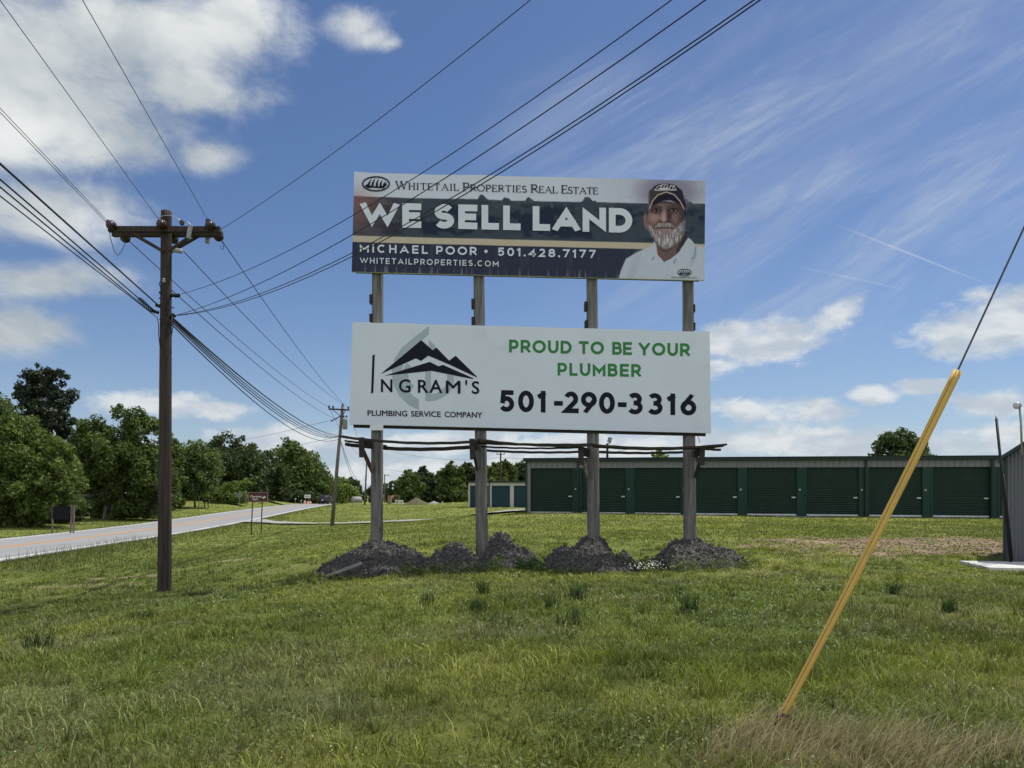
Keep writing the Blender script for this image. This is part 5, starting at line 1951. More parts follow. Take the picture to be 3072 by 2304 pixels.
def tree(name, base, blobs_px, D, label, group, cols, n, size, seed, mat='leaf', bark='bark', clump=.22, nclump=70, depth=.9, lean=0, stems=1, trunk_r=None, up=.35):
    """base = (px, py) of the foot; blobs_px = (cx, cy, rx, ry) of the crown masses in the photo"""
    b0 = P(base[0], base[1], D)
    b0.z = gz(b0.x, b0.y)
    k = D / F
    bl = []
    rs = random.Random(seed)
    for (cx, cy, rx, ry) in blobs_px:
        c_ = P(cx, cy, D)
        c_.y += rs.uniform(-.5, .5) * rx * k * .8
        bl.append((c_, rx * k, (rx + ry) / 2 * k * depth, ry * k))
    o = empty(name, b0, label, 'tree', group)
    topz = max(b[0].z for b in bl)
    H = topz - b0.z
    r = trunk_r or max(.07, H * .018)
    mb = MB()
    for st_ in range(stems):
        off = Vector(((st_ - (stems - 1) / 2) * r * 5, rs.uniform(-.3, .3), 0))
        tgt = bl[st_ % len(bl)][0]
        mid = Vector((b0.x * .55 + tgt.x * .45 + lean, b0.y, b0.z + H * .5)) + off
        top = Vector((tgt.x, tgt.y, min(topz, tgt.z + bl[0][3] * .3)))
        mb.tube([b0 + off - Vector((0, 0, .25)), b0 + off + Vector((0, 0, H * .06)), (b0 + off).lerp(mid, .6), mid, mid.lerp(top, .6), top], [r * 1.5, r * 1.1, r * .9, r * .72, r * .4, r * .12], 8)
        for b in bl:
            s_ = (b0 + off).lerp(mid, rs.uniform(.55, 1.0))
            e = b[0] + Vector((0, 0, b[3] * .2))
            m_ = s_.lerp(e, .55) + Vector((0, 0, -H * .03))
            mb.tube([s_, m_, e], [r * .5, r * .3, r * .08], 6)
            for q in range(3):
                e2 = b[0] + Vector((rs.uniform(-.8, .8) * b[1], rs.uniform(-.8, .8) * b[2], rs.uniform(-.5, .8) * b[3]))
                mb.tube([m_, m_.lerp(e2, .6) + Vector((0, 0, .1)), e2], [r * .26, r * .15, r * .04], 5)
    mb.build('trunk', M[bark], o, fix=False)
    v, f, c = leaves(bl, n, size, cols, seed, clump=clump, nclump=nclump, up=up)
    gmin = b0.z + .05
    v[:, 2] = np.maximum(v[:, 2], gmin)
    link_mesh('crown', fast_mesh('crown', v, f, c), M[mat], o)
    count_leaf[0] += n
    return o


GL_ = 'trees across the road on the left'
tree('broadleaf_tree', (60, 1598), [(20, 1330, 105, 100), (95, 1420, 115, 115), (0, 1480, 110, 100), (185, 1440, 75, 75), (60, 1545, 120, 50), (150, 1360, 70, 60), (200, 1515, 60, 45), (-80, 1420, 100, 140), (230, 1490, 40, 25), (130, 1480, 90, 80), (40, 1275, 60, 45)], 52, 'big bushy light green tree at the left edge, across the road below the pine', GL_, BROAD, 42000, .15, 1, nclump=330, clump=.165)
tree('broadleaf_tree', (10, 1570), [(0, 1240, 65, 60), (25, 1300, 70, 60), (-60, 1260, 90, 90), (0, 1400, 100, 80)], 66, 'treetop showing at the left edge beside the tall pine', GL_, BROAD2, 9000, .20, 2, nclump=80)
tree('pine_tree', (140, 1560), [(130, 1122, 60, 34), (85, 1150, 45, 30), (172, 1152, 42, 38), (130, 1195, 88, 42), (58, 1158, 26, 18), (72, 1215, 46, 34), (160, 1255, 74, 44), (100, 1270, 56, 46), (150, 1318, 78, 46), (200, 1265, 28, 36), (120, 1370, 80, 50), (205, 1315, 26, 30), (165, 1395, 70, 50)], 70, 'tall dark pine tree rising above the left trees', GL_, PINE, 26000, .17, 3, 'needle', clump=.17, nclump=260)
tree('broadleaf_tree', (240, 1555), [(230, 1390, 60, 50), (225, 1450, 60, 50), (250, 1510, 60, 40), (160, 1500, 80, 50)], 80, 'dark broadleaf tree in the gap between the edge tree and the spreading tree', GL_, DARKT, 9000, .22, 17, nclump=90)
tree('broadleaf_tree', (330, 1560), [(365, 1275, 84, 62), (290, 1320, 66, 58), (440, 1310, 58, 74), (350, 1370, 125, 80), (252, 1290, 26, 16), (430, 1410, 88, 84), (285, 1425, 85, 66), (390, 1475, 115, 62), (465, 1480, 52, 62), (245, 1350, 44, 44), (350, 1530, 115, 38), (430, 1535, 64, 28), (255, 1495, 60, 50)], 67, 'large spreading broadleaf tree immediately left of the tall utility pole', GL_, BROAD2, 42000, .17, 4, bark='bark_pale', clump=.165, nclump=330, stems=2, trunk_r=.14)
tree('broadleaf_tree', (535, 1530), [(506, 1316, 22, 28), (515, 1370, 34, 50), (512, 1435, 42, 50), (508, 1490, 42, 34), (490, 1400, 34, 70)], 92, 'tree half hidden behind the tall utility pole, on its right', GL_, BROAD, 11000, .20, 5, nclump=110)
tree('young_tree', (583, 1531), [(585, 1368, 52, 46), (560, 1395, 54, 44), (612, 1400, 50, 46), (585, 1435, 76, 44), (585, 1470, 60, 24), (540, 1440, 34, 32), (632, 1440, 32, 36)], 95, 'rounded single tree with short bare trunk standing on the mown grass across the road', GL_, [(.055, .092, .032), (.148, .20, .062)], 15000, .21, 6, clump=.24, nclump=150)
tree('broadleaf_tree', (700, 1515), [(690, 1335, 58, 40), (655, 1350, 40, 40), (735, 1350, 34, 34), (715, 1390, 84, 56), (700, 1440, 80, 54), (645, 1420, 50, 66), (760, 1450, 50, 50)], 122, 'dark domed tree behind the single rounded tree', GL_, DARKT, 15000, .30, 7, nclump=150)
tree('broadleaf_tree', (790, 1512), [(770, 1365, 40, 34), (800, 1385, 40, 36), (780, 1425, 68, 54), (820, 1460, 60, 44), (760, 1450, 56, 54), (830, 1430, 40, 40)], 132, 'dark tree between the domed tree and the pointed tree', GL_, DARKT, 13000, .31, 8, nclump=130)
tree('broadleaf_tree', (890, 1510), [(872, 1330, 22, 26), (871, 1355, 36, 32), (868, 1378, 54, 34), (885, 1405, 70, 40), (918, 1400, 40, 32), (885, 1450, 92, 48), (940, 1445, 50, 46), (958, 1475, 34, 34), (840, 1475, 60, 32), (900, 1485, 90, 26)], 172, 'tall pointed green tree beside the distant bend of the road', GL_, BROAD2, 22000, .42, 9, nclump=230, clump=.27)
tree('lime_tree', (690, 1518), [(700, 1465, 48, 20), (655, 1480, 44, 22), (738, 1448, 30, 13), (690, 1495, 60, 18)], 108, 'low lime green tree with layered branches under the dark trees', GL_, [(.085, .135, .030), (.15, .205, .045)], 6500, .20, 10, nclump=80)
tree('lime_tree', (1015, 1513), [(1005, 1470, 34, 34), (1035, 1478, 36, 32), (978, 1460, 24, 30), (1062, 1482, 20, 24), (1020, 1445, 24, 14), (1010, 1498, 55, 18)], 200, 'bright lime green tree behind the leaning utility pole', GL_, LIME, 9500, .38, 11, nclump=100)
tree('pine_tree', (1058, 1510), [(1052, 1442, 20, 15), (1060, 1458, 24, 17), (1076, 1478, 28, 18), (1092, 1494, 18, 14)], 240, 'small dark round-topped tree behind the lime green tree', GL_, DARKT, 3600, .46, 12, 'needle', nclump=50)
tree('shrub', (350, 1556), [(300, 1520, 70, 36), (380, 1515, 80, 40), (450, 1515, 50, 36), (240, 1525, 50, 34)], 74, 'dark undergrowth beneath the large spreading tree left of the tall pole', GL_, [(.016, .028, .013), (.05, .072, .024)], 7000, .2, 18, nclump=80)
tree('shrub', (120, 1585), [(60, 1560, 80, 32), (150, 1550, 70, 36), (220, 1545, 40, 30)], 58, 'dark undergrowth beneath the big bushy tree at the left edge', GL_, [(.016, .028, .013), (.05, .072, .024)], 6000, .16, 19, nclump=80)
tree('shrub', (640, 1520), [(645, 1484, 45, 18), (590, 1486, 60, 16)], 116, 'low dark shrubs behind the two black mailboxes', GL_, DARKT, 4000, .24, 13, nclump=50)
tree('shrub', (780, 1515), [(770, 1490, 50, 18), (730, 1490, 36, 16)], 130, 'low dark shrubs behind the brown park sign', GL_, DARKT, 4000, .26, 14, nclump=50)
tree('shrub', (850, 1512), [(850, 1496, 55, 20), (910, 1496, 50, 20), (955, 1500, 28, 16)], 168, 'low dark shrubs under the pointed tree at the bend', GL_, DARKT, 5000, .34, 15, nclump=50)
tree('shrub', (520, 1535), [(495, 1500, 44, 28), (530, 1508, 30, 20)], 88, 'shrub behind the foot of the tall pole, across the road', GL_, BROAD2, 3500, .18, 16, nclump=40)
GR_ = 'distant tree line between the billboard posts'
far_t = [(1228, 1406, 34, 'leftmost tall tree of the tree line right of the leftmost billboard post', BROAD2), (1272, 1402, 32, 'second tree of the tree line behind the brown dirt pile', DARKT), (1316, 1414, 30, 'lower tree in the dip of the tree line', BROAD2),
         (1356, 1386, 32, 'taller tree of the tree line standing right of the dip', BROAD2), (1400, 1384, 34, 'tree immediately left of the second billboard post', DARKT), (1440, 1392, 32, 'tree mostly behind the second billboard post', BROAD2), (1482, 1386, 30, 'tree just right of the second billboard post behind the beige building', BROAD), (1520, 1380, 30, 'tree behind the far utility pole and beige building', BROAD2), (1562, 1378, 32, 'tree at the left corner of the long green-door building', DARKT)]
for i, (cx, ty, rx, lb, cl) in enumerate(far_t):
    h = 1515 - ty
    rr_ = random.Random(50 + i)
    bl = [(cx + rr_.uniform(-4, 4), ty + 16, rx * .5, 16), (cx - 10, ty + 34, rx * .75, 22), (cx + 12, ty + 42, rx * .75, 24), (cx, ty + h * .55, rx * 1.1, 30), (cx + rr_.uniform(-8, 8), ty + h * .8, rx * 1.2, 28)]
    tree('broadleaf_tree', (cx, 1516), bl, 150 + 6 * (i % 3), lb, GR_, cl, 8500, .42, 60 + i, nclump=110, clump=.26)
for i, (cx, ty, rx, lb) in enumerate(((1122, 1452, 16, 'tiny far tree left of the leftmost billboard post'), (1168, 1442, 18, 'tiny far tree just right of the leftmost billboard post'), (1196, 1436, 18, 'small far tree between the leftmost post and the tree line'))):
    tree('pine_tree', (cx, 1512), [(cx, ty + 10, rx * .6, 12), (cx - 3, ty + 28, rx, 18), (cx + 3, ty + 48, rx * 1.1, 18)], 215, lb, GR_, DARKT, 1800, .5, 80 + i, 'needle', nclump=36)
tree('oak_tree', (2700, 1545), [(2690, 1335, 66, 36), (2655, 1358, 40, 32), (2745, 1352, 48, 30), (2705, 1385, 90, 30), (2790, 1370, 24, 12), (2630, 1375, 20, 18)], 62, 'round-topped dark green tree rising behind the long building roof', None, [(.036, .062, .026), (.092, .13, .045)], 11000, .17, 91, clump=.2, nclump=150)
tree('young_tree', (1975, 1545), [(1972, 1362, 22, 12), (1982, 1376, 30, 14), (1966, 1380, 22, 12), (1976, 1348, 12, 10)], 62, 'small airy light green treetop above the long building roof between posts', None, LIME, 900, .14, 92, nclump=36, clump=.3)


# ------------------------------------------------------------------ signs and small things along the road
def post_pair(o, xs, y0, y1s, D, r, mat):
    for x, yb in zip(xs, y1s):
        g = on_ground(x[1], yb, D)
        mb = MB()
        mb.bar(g - Vector((0, 0, .2)), P(x[0], y0, D), r, r * .6, (0, 1, 0))
        mb.build('post', M[mat], o)


CD = 45.0
cb = on_ground(770, 1603, CD)
cs = empty('park_sign', cb, 'brown park sign reading Cherokee Park with an arrow, on two dark green posts', 'sign')
post_pair(cs, [(758.5, 753.5), (787.5, 783)], 1478, (1598, 1608), CD + .03, .06, 'green_post')
mb = MB()
a, b = P(745, 1506, CD), P(804, 1476.5, CD)
mb.box(((a.x + b.x) / 2, CD - .02, (a.z + b.z) / 2), (b.x - a.x, .03, b.z - a.z))
mb.build('sign_panel', M['sign_rim'], cs)
mb = MB()
mb.box(((a.x + b.x) / 2, CD - .038, (a.z + b.z) / 2), (b.x - a.x - .04, .004, b.z - a.z - .04))
fce = mb.build('sign_face', M['brown_sign'], cs)
for (tx, x0, x1, yb, cap) in (('Cherokee', 750.5, 784.5, 1492.2, 6.0), ('Park', 758.3, 774.8, 1500.5, 6.0)):
    v_, f_ = font_text(tx, x0, yb, x1, yb, cap, CD - .041, .02)
    me = bpy.data.meshes.new('lettering')
    me.from_pydata(v_, [], f_)
    link_mesh('lettering', me, M['white'], cs)
ik = Ink(CD - .044)
ik.stroke([(789, 1496.5), (789, 1491.5), (793.5, 1491.5)], 2.4)
ik.poly([(793, 1487.5), (793, 1495.3), (798, 1491.4)])
ik.build('arrow', M['white'], cs)

# dark notice board among the left trees
nb = on_ground(185, 1580, 46.6)
o = empty('notice_board', nb, 'dark notice board on grey posts under the big left tree', 'notice board')
ND = 46.6
for x0, x1, yt, yb in ((159, 156, 1515, 1584), (215, 211, 1514, 1582), (222, 220, 1515, 1562)):
    g = on_ground(x1, yb, ND)
    mb = MB()
    mb.bar(g - Vector((0, 0, .2)), P(x0, yt, ND), .08, .08)
    mb.build('post', M['pole_grey'], o)
mb = MB()
a, b = P(160, 1558, ND), P(212, 1519, ND)
mb.box(((a.x + b.x) / 2, ND - .06, (a.z + b.z) / 2), (b.x - a.x, .05, b.z - a.z))
mb.build('board', M['dark_board'], o)
# tilted grey sign back beside the pole
D_ = 72.0
o = empty('road_sign', on_ground(464, 1540, D_), 'tilted pale grey sign seen edge-on left of the tall pole across the road', 'sign', 'road signs across the road')
mb = MB()
mb.hexa([P(457, 1512, D_), P(464, 1511, D_), P(464, 1511, D_ + .03), P(457, 1512, D_ + .03)][::-1], [P(460, 1536, D_), P(469, 1535, D_), P(469, 1535, D_ + .03), P(460, 1536, D_ + .03)])
mb.build('sign_panel', M['alu'], o)
mb = MB()
mb.bar(on_ground(462, 1540, D_) - Vector((0, 0, .2)), P(469, 1511, D_ - .05), .06, .06)
mb.build('post', M['black'], o)
# diamond sign back
D_ = 101.0
o = empty('road_sign', on_ground(718, 1531, D_), 'grey back of a diamond road sign left of the brown park sign', 'sign', 'road signs across the road')
mb = MB()
mb.bar(on_ground(717, 1531, D_) - Vector((0, 0, .2)), P(719, 1480, D_), .07, .05)
mb.build('post', M['alu'], o)
mb = MB()
c_ = P(718, 1485.5, D_ - .06)
h_ = 11.2 / F * D_
mb.prism([c_ + Vector((0, 0, h_)), c_ + Vector((h_, 0, 0)), c_ + Vector((0, 0, -h_)), c_ + Vector((-h_, 0, 0))], (0, .02, 0))
mb.build('sign_panel', M['alu'], o)
# white board sign at the bend
D_ = 160.0
o = empty('road_sign', on_ground(922, 1513, D_), 'small white board sign on two posts at the bend of the road', 'sign', 'road signs across the road')
for x in (916, 927):
    mb = MB()
    mb.bar(on_ground(x, 1513, D_), P(x, 1485, D_), .09, .09)
    mb.build('post', M['alu'], o)
mb = MB()
a, b = P(913.5, 1494, D_), P(932, 1484, D_)
mb.box(((a.x + b.x) / 2, D_ - .08, (a.z + b.z) / 2), (b.x - a.x, .04, b.z - a.z))
mb.build('sign_panel', M['white'], o)
mb = MB()
for x in np.linspace(917, 929, 5):
    mb.box(P(x, 1489, D_ - .11), (.09, .01, .30))
mb.build('mark', M['black'], o)
for (x, y0, y1, D_, hd, lb) in ((886, 1494, 1512, 146, 'small', 'thin grey sign post with a small cross-shaped head at the bend'), (904, 1499, 1512, 153, 'round', 'small marker post with a round white head at the bend')):
    o = empty('marker_post', on_ground(x, y1, D_), lb, 'marker post', 'road signs across the road')
    mb = MB()
    mb.bar(on_ground(x, y1, D_), P(x, y0, D_), .09, .06)
    mb.build('post', M['alu'], o)
    mb = MB()
    if hd == 'round':
        mb.lathe(P(x, y0 + 2, D_ - .05), (0, -1, 0), [(0, .13), (.02, .13)], 12)
    else:
        mb.box(P(x, y0 + 2.5, D_ - .05), (.36, .03, .16))
    mb.build('head', M['white'], o)
# orange barrels
for i, (x, lb) in enumerate(((914, 'leftmost small orange traffic barrel below the white board sign'), (923, 'middle small orange traffic barrel below the white board sign'), (931, 'rightmost small orange traffic barrel below the white board sign'))):
    g = on_ground(x, 1513, 157)
    o = empty('traffic_barrel', g, lb, 'traffic barrel', 'traffic barrels at the bend')
    mb = MB()
    mb.lathe(g, (0, 0, 1), [(0, .30), (.08, .30), (.1, .24), (.4, .23), (.7, .2), (.74, .12)], 12)
    mb.build('body', M['orange'], o)
    mb = MB()
    mb.lathe(g + Vector((0, 0, .42)), (0, 0, 1), [(0, .236), (.14, .232)], 12)
    mb.build('band', M['white'], o)
# white gate post, fence rail and box behind the park sign
D_ = 113
o = empty('gate_post', on_ground(737, 1512, D_), 'white gate post with red top directly left of the brown park sign', 'gate post')
mb = MB()
mb.box(P(737, 1492, D_), (.16, .16, 36 / F * D_))
mb.build('post', M['white'], o)
mb = MB()
mb.box(P(741, 1480, D_), (.30, .05, .35))
mb.build('flag', M['tail'], o)
mb = MB()
mb.bar(P(724, 1498, D_), P(744, 1499, D_), .06, .08)
mb.build('rail', M['white'], o)
# mailboxes
D_ = 96
for i, (x, lb) in enumerate(((614, 'left one of two black mailboxes on posts across the road'), (624.5, 'right one of two black mailboxes on posts across the road'))):
    g = on_ground(x, 1525, D_)
    o = empty('mailbox', g, lb, 'mailbox', 'mailboxes across the road')
    zc = P(x, 1503, D_).z
    mb = MB()
    mb.bar(g - Vector((0, 0, .2)), (g.x, D_, zc - .1), .1, .1)
    mb.build('post', M['pole'], o)
    mb = MB()
    pr = [(-.14, -.12), (.14, -.12), (.14, .06)] + [(.14 * math.cos(R(a)), .06 + .1 * math.sin(R(a))) for a in range(20, 180, 20)] + [(-.14, .06)]
    mb.prism([(g.x + x_ * 1.2, D_ - .3, zc + z_ * 1.2) for x_, z_ in pr], (0, .6, 0))
    mb.build('box', M['black'], o)
mb = MB()
g = on_ground(594, 1538, 86)
mb.bar(g - Vector((0, 0, .2)), P(597, 1488, 86), .05, .05)
tag(mb.build('stake', M['rust'], None, tuple(g)), 'thin leaning rusty stake right of the single rounded tree', 'stake')


# ------------------------------------------------------------------ car on the road
def loft(mb, secs):
    """secs: list of equally long loops of points"""
    n = len(secs[0])
    vv = [p for s_ in secs for p in s_]
    ff = []
    for i in range(len(secs) - 1):
        for k in range(n):
            ff.append((i * n + k, i * n + (k + 1) % n, (i + 1) * n + (k + 1) % n, (i + 1) * n + k))
    ff += [tuple(range(n))[::-1], tuple(range((len(secs) - 1) * n, len(secs) * n))]
    mb.add(vv, ff, True)


CAR_D = 141.0
cx_ = (977 - CX) / F * CAR_D
czz = float(road_z(CAR_D)) + .02
car = empty('parked_car', (cx_, CAR_D, czz), 'dark SUV seen from behind, driving away at the crest of the road', 'car')


def crs(y, w, z0, z1, top):
    return [(cx_ + x_ * w, CAR_D + y, czz + z_) for x_, z_ in ((-.9, z0), (.9, z0), (1, z0 + .25), (1, z1), (.96, z1 + .06), (top * .98, z1 + .08), (-top * .98, z1 + .08), (-.96, z1 + .06), (-1, z1), (-1, z0 + .25))]


mb = MB()
loft(mb, [crs(-2.25, .84, .38, .86, .9), crs(-2.1, .93, .28, .98, .9), crs(0, .95, .26, 1.0, .9), crs(1.9, .93, .28, .94, .9), crs(2.3, .84, .4, .75, .9)])
mb.build('body', M['car_paint'], car)
mb = MB()
loft(mb, [[(cx_ + x_ * w, CAR_D + y, czz + z_) for x_, z_ in ((-1, 1.04), (1, 1.04), (.93, h), (.80, h + .07), (-.80, h + .07), (-.93, h))] for y, w, h in ((-2.05, .86, 1.08), (-1.75, .82, 1.55), (-1.2, .80, 1.66), (.2, .80, 1.66), (.7, .80, 1.55), (1.3, .86, 1.07))])
mb.build('cabin', M['car_paint'], car)
mb = MB()
mb.hexa([(cx_ - .72, CAR_D - 2.075, czz + 1.10), (cx_ + .72, CAR_D - 2.075, czz + 1.10), (cx_ + .66, CAR_D - 1.80, czz + 1.54), (cx_ - .66, CAR_D - 1.80, czz + 1.54)], [(cx_ - .72, CAR_D - 2.05, czz + 1.10), (cx_ + .72, CAR_D - 2.05, czz + 1.10), (cx_ + .66, CAR_D - 1.78, czz + 1.54), (cx_ - .66, CAR_D - 1.78, czz + 1.54)])
mb.build('rear_window', M['car_glass'], car)
for sx in (-1, 1):
    mb = MB()
    mb.box((cx_ + sx * .80, CAR_D - 2.22, czz + .88), (.16, .12, .26))
    mb.build('tail_light', M['tail'], car)
    for y in (-1.4, 1.4):
        mb = MB()
        mb.lathe((cx_ + sx * .72, CAR_D + y, czz + .34), (sx, 0, 0), [(0, .22), (.01, .34), (.2, .34), (.22, .2)], 16)
        mb.build('wheel', M['tyre'], car)
mb = MB()
mb.box((cx_ - .05, CAR_D - 2.27, czz + .80), (.36, .02, .17))
mb.build('licence_plate', M['white'], car)
mb = MB()
mb.box((cx_, CAR_D - 2.25, czz + .48), (1.66, .14, .14))
mb.build('bumper', M['black'], car)

# ------------------------------------------------------------------ far clutter beyond the crest
D_ = 150
g = on_ground(1070, 1513, D_)
o = empty('storage_tank', g, 'pale grey horizontal tank with rusty end behind the lime tree', 'tank')
c_ = P(1070, 1501, D_)
mb = MB()
mb.lathe(c_ + Vector((-1.0, -.6, 0)), (1, .6, 0), [(0, .2), (.12, .6), (.3, .8), (2.0, .8), (2.2, .6), (2.3, .2)], 16)
mb.build('body', M['tank'], o)
mb = MB()
mb.box(c_ + Vector((-1.0, -.1, -.1)), (.5, 1.0, 1.5))
mb.build('end_box', M['rust'], o)
for sx in (-.6, .7):
    mb = MB()
    mb.bar((c_.x + sx, D_, g.z - .1), (c_.x + sx, D_, c_.z - .6), .2, .4)
    mb.build('leg', M['rust'], o)
D_ = 128
g = on_ground(1192, 1512, D_)
o = empty('block_shed', g, 'small brown block shelter with a thin roof frame beyond the leftmost billboard post', 'shelter')
mb = MB()
a, b = P(1165, 1512, D_), P(1174, 1488, D_)
mb.box(((a.x + b.x) / 2, D_, (a.z + b.z) / 2 - .1), (b.x - a.x, 1.5, b.z - a.z + .2))
mb.build('wall', M['brick'], o)
mb = MB()
mb.bar(P(1164, 1487.5, D_), P(1199, 1487.5, D_), .12, .12)
mb.bar(P(1198, 1488, D_), P(1198, 1513, D_), .10, .10)
mb.bar(P(1174, 1497, D_ + .1), P(1198, 1498, D_ + .1), .10, .10)
mb.build('roof_frame', M['brick'], o)
mb = MB()
mb.prism([P(1176, 1486, D_ - .2), P(1181, 1483, D_ - .2), P(1182, 1492, D_ - .2), P(1179, 1495, D_ - .2)], (0, .05, 0))
mb.build('banner', M['orange'], o)
for (x0, x1, lb, st_) in ((1185, 1196.5, 'left one of two small white signs with dark marks before the block shelter', [[(1188, 1508.5), (1188, 1504), (1193, 1504), (1193, 1508.5), (1188.5, 1508.5)]]), (1198, 1210, 'right one of two small white signs with dark marks before the block shelter', [[(1200.5, 1503.5), (1204, 1509), (1207.5, 1503)]])):
    D_ = 124
    o = empty('yard_sign', on_ground((x0 + x1) / 2, 1513, D_), lb, 'sign', 'white yard signs')
    mb = MB()
    a, b = P(x0, 1511, D_), P(x1, 1500.5, D_)
    mb.box(((a.x + b.x) / 2, D_, (a.z + b.z) / 2), (b.x - a.x, .04, b.z - a.z))
    mb.build('sign_panel', M['white'], o)
    ik = Ink(D_ - .03)
    for q in st_:
        ik.stroke(q, 1.8)
    ik.build('mark', M['ink_navy'], o)
    mb = MB()
    mb.bar(on_ground((x0 + x1) / 2, 1513, D_), P((x0 + x1) / 2, 1510, D_ + .03), .05, .05)
    mb.build('stake', M['alu'], o)


def heap(px0, px1, top, D, mat, label, name, seed):
    x0, x1 = (px0 - CX) / F * D, (px1 - CX) / F * D
    xs = np.linspace(x0, x1, 46)
    ys = np.linspace(D - (x1 - x0) * .35, D + (x1 - x0) * .35, 32)
    X, Y = np.meshgrid(xs, ys)
    h = EYE + (HZ - top) / F * D - gz((x0 + x1) / 2, D)
    r = np.sqrt(((X - (x0 + x1) / 2) / ((x1 - x0) / 2)) ** 2 + ((Y - D) / ((x1 - x0) * .35)) ** 2)
    H = h * np.clip(1 - r ** 1.1, -.05, 1) + (fbm(X * 1.5, Y * 1.5, seed) - .5) * h * .4 * (1 - np.clip(r, 0, 1))
    Z = tz(X, Y) + H
    ii_ = np.arange(X.size).reshape(X.shape)
    q_ = np.stack([ii_[:-1, :-1], ii_[:-1, 1:], ii_[1:, 1:], ii_[1:, :-1]], -1).reshape(-1, 4)
    me = fast_mesh(name, np.stack([X.ravel(), Y.ravel(), Z.ravel()], -1), q_, None, True)
    o_ = link_mesh(name, me, mat, None, ((x0 + x1) / 2, D, gz((x0 + x1) / 2, D)))
    return tag(o_, label, 'pile')


heap(1208, 1290, 1493, 114, M['dirt'], 'brown dirt pile with dry grass before the far tree line', 'dirt_pile', 7)
heap(1283, 1322, 1503, 116, M['gravel_pile'], 'small grey gravel pile right of the brown dirt pile', 'gravel_pile', 8)
for i, (x, yt, lb) in enumerate(((1327, 1504, 'left short white marker stake near the grey gravel pile'), (1359, 1506, 'right short white marker stake near the beige building'), (1391, 1511, 'tiny white stake left of the second billboard post'))):
    g = on_ground(x, 1516, 110)
    mb = MB()
    mb.bar(g - Vector((0, 0, .1)), P(x, yt, 110), .10, .10)
    tag(mb.build('marker_stake', M['white'], None, tuple(g)), lb, 'stake', 'white marker stakes')


# ------------------------------------------------------------------ grass
def blades(x, y, h, w, lean, col, seed, droop=.5):
    """five-point blades; arrays in, (verts, tris, colours) out"""
    rs = np.random.RandomState(seed)
    n = len(x)
    z = tz(x, y) - .01
    th = rs.uniform(0, 2 * math.pi, n)
    fx, fy = np.cos(th), np.sin(th)                 # width direction
    ph = rs.uniform(0, 2 * math.pi, n)
    lx, ly = np.cos(ph) * lean, np.sin(ph) * lean
    if isinstance(droop, tuple):
        lx, ly = lx + droop[0], ly + droop[1]
        dk = .6
    else:
        dk = droop
    b = np.stack([x, y, z], -1)
    wv = np.stack([fx, fy, np.zeros(n)], -1) * (w / 2)[:, None]
    mid = b + np.stack([lx * h * .35, ly * h * .35, h * .58], -1)
    tip = b + np.stack([lx * h, ly * h, h * (1 - dk * .5 * np.clip(lean, 0, 1.2))], -1)
    v = np.stack([b - wv, b + wv, mid + wv * .75, mid - wv * .75, tip], 1).reshape(-1, 3)
    k = np.arange(n)[:, None] * 5
    f = np.concatenate([k + np.array([0, 1, 2]), k + np.array([0, 2, 3]), k + np.array([3, 2, 4])], 0)
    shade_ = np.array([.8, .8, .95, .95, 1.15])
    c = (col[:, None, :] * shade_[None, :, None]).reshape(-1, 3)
    return v, f, c


def scatter(rs, n, d0, d1, power, umax=.80):
    """random points in the view wedge, thinning with distance"""
    a = 2 - power
    q = rs.uniform(0, 1, n)
    D = (d0 ** a + q * (d1 ** a - d0 ** a)) ** (1 / a)
    U_ = rs.uniform(-umax, umax, n)
    return U_ * D, D


BLK = []


def off_grass(x, y):
    o = road_off(x, y)
    m = (o < .55) & (o > -ROAD_W - .55)
    m |= drive_mask(x, y)
    # inside the buildings
    rx, ry = x - FL.x, y - FL.y
    s_, d_ = rx * fdir.x + ry * fdir.y, rx * fn.x + ry * fn.y
    m |= (s_ > -.2) & (s_ < FLEN) & (d_ < .4) & (d_ > -DEP)
    m |= (x > (1400 - CX) / F * SD) & (x < 5) & (y > SD - .2) & (y < SD + 9)
    qx_, qy_ = x - s0.x, y - s0.y
    a_, dd_ = qx_ * sdir.x + qy_ * sdir.y, qx_ * sin_.x + qy_ * sin_.y
    m |= (a_ > -.05) & (a_ < SW) & (dd_ > -.05) & (dd_ < SL)
    m |= (y > 15.9) & (y < 17.5) & (x > 10.9 - (17.5 - y) * -.1)
    for (cx, cy, rx_, ry_) in ((-3.4, 17.7, 1.35, .95), (-1.35, 17.6, .85, .75), (-.1, 18.3, .8, .75), (1.9, 17.8, 1.1, .95), (4.5, 18.0, 1.15, .95)):
        m |= ((x - cx) / rx_) ** 2 + ((y - cy) / ry_) ** 2 < 1
    return m


rs = np.random.RandomState(5)
parts = []
# main sward
x, y = scatter(rs, 640000, 3.0, 34.0, 1.45, 1.0)
pn = fbm(x * .9, y * .9, 121)
pt = fbm(x * .45 + 3, y * .45, 131)
keep = ~off_grass(x, y)
keep &= rs.uniform(0, 1, len(x)) > dirt_mask(x, y) * .93
keep &= rs.uniform(0, 1, len(x)) < .35 + .9 * sstep(pn, .32, .6)
x, y, pn, pt = x[keep], y[keep], pn[keep], pt[keep]
n = len(x)
tall = sstep(pt, .48, .68)
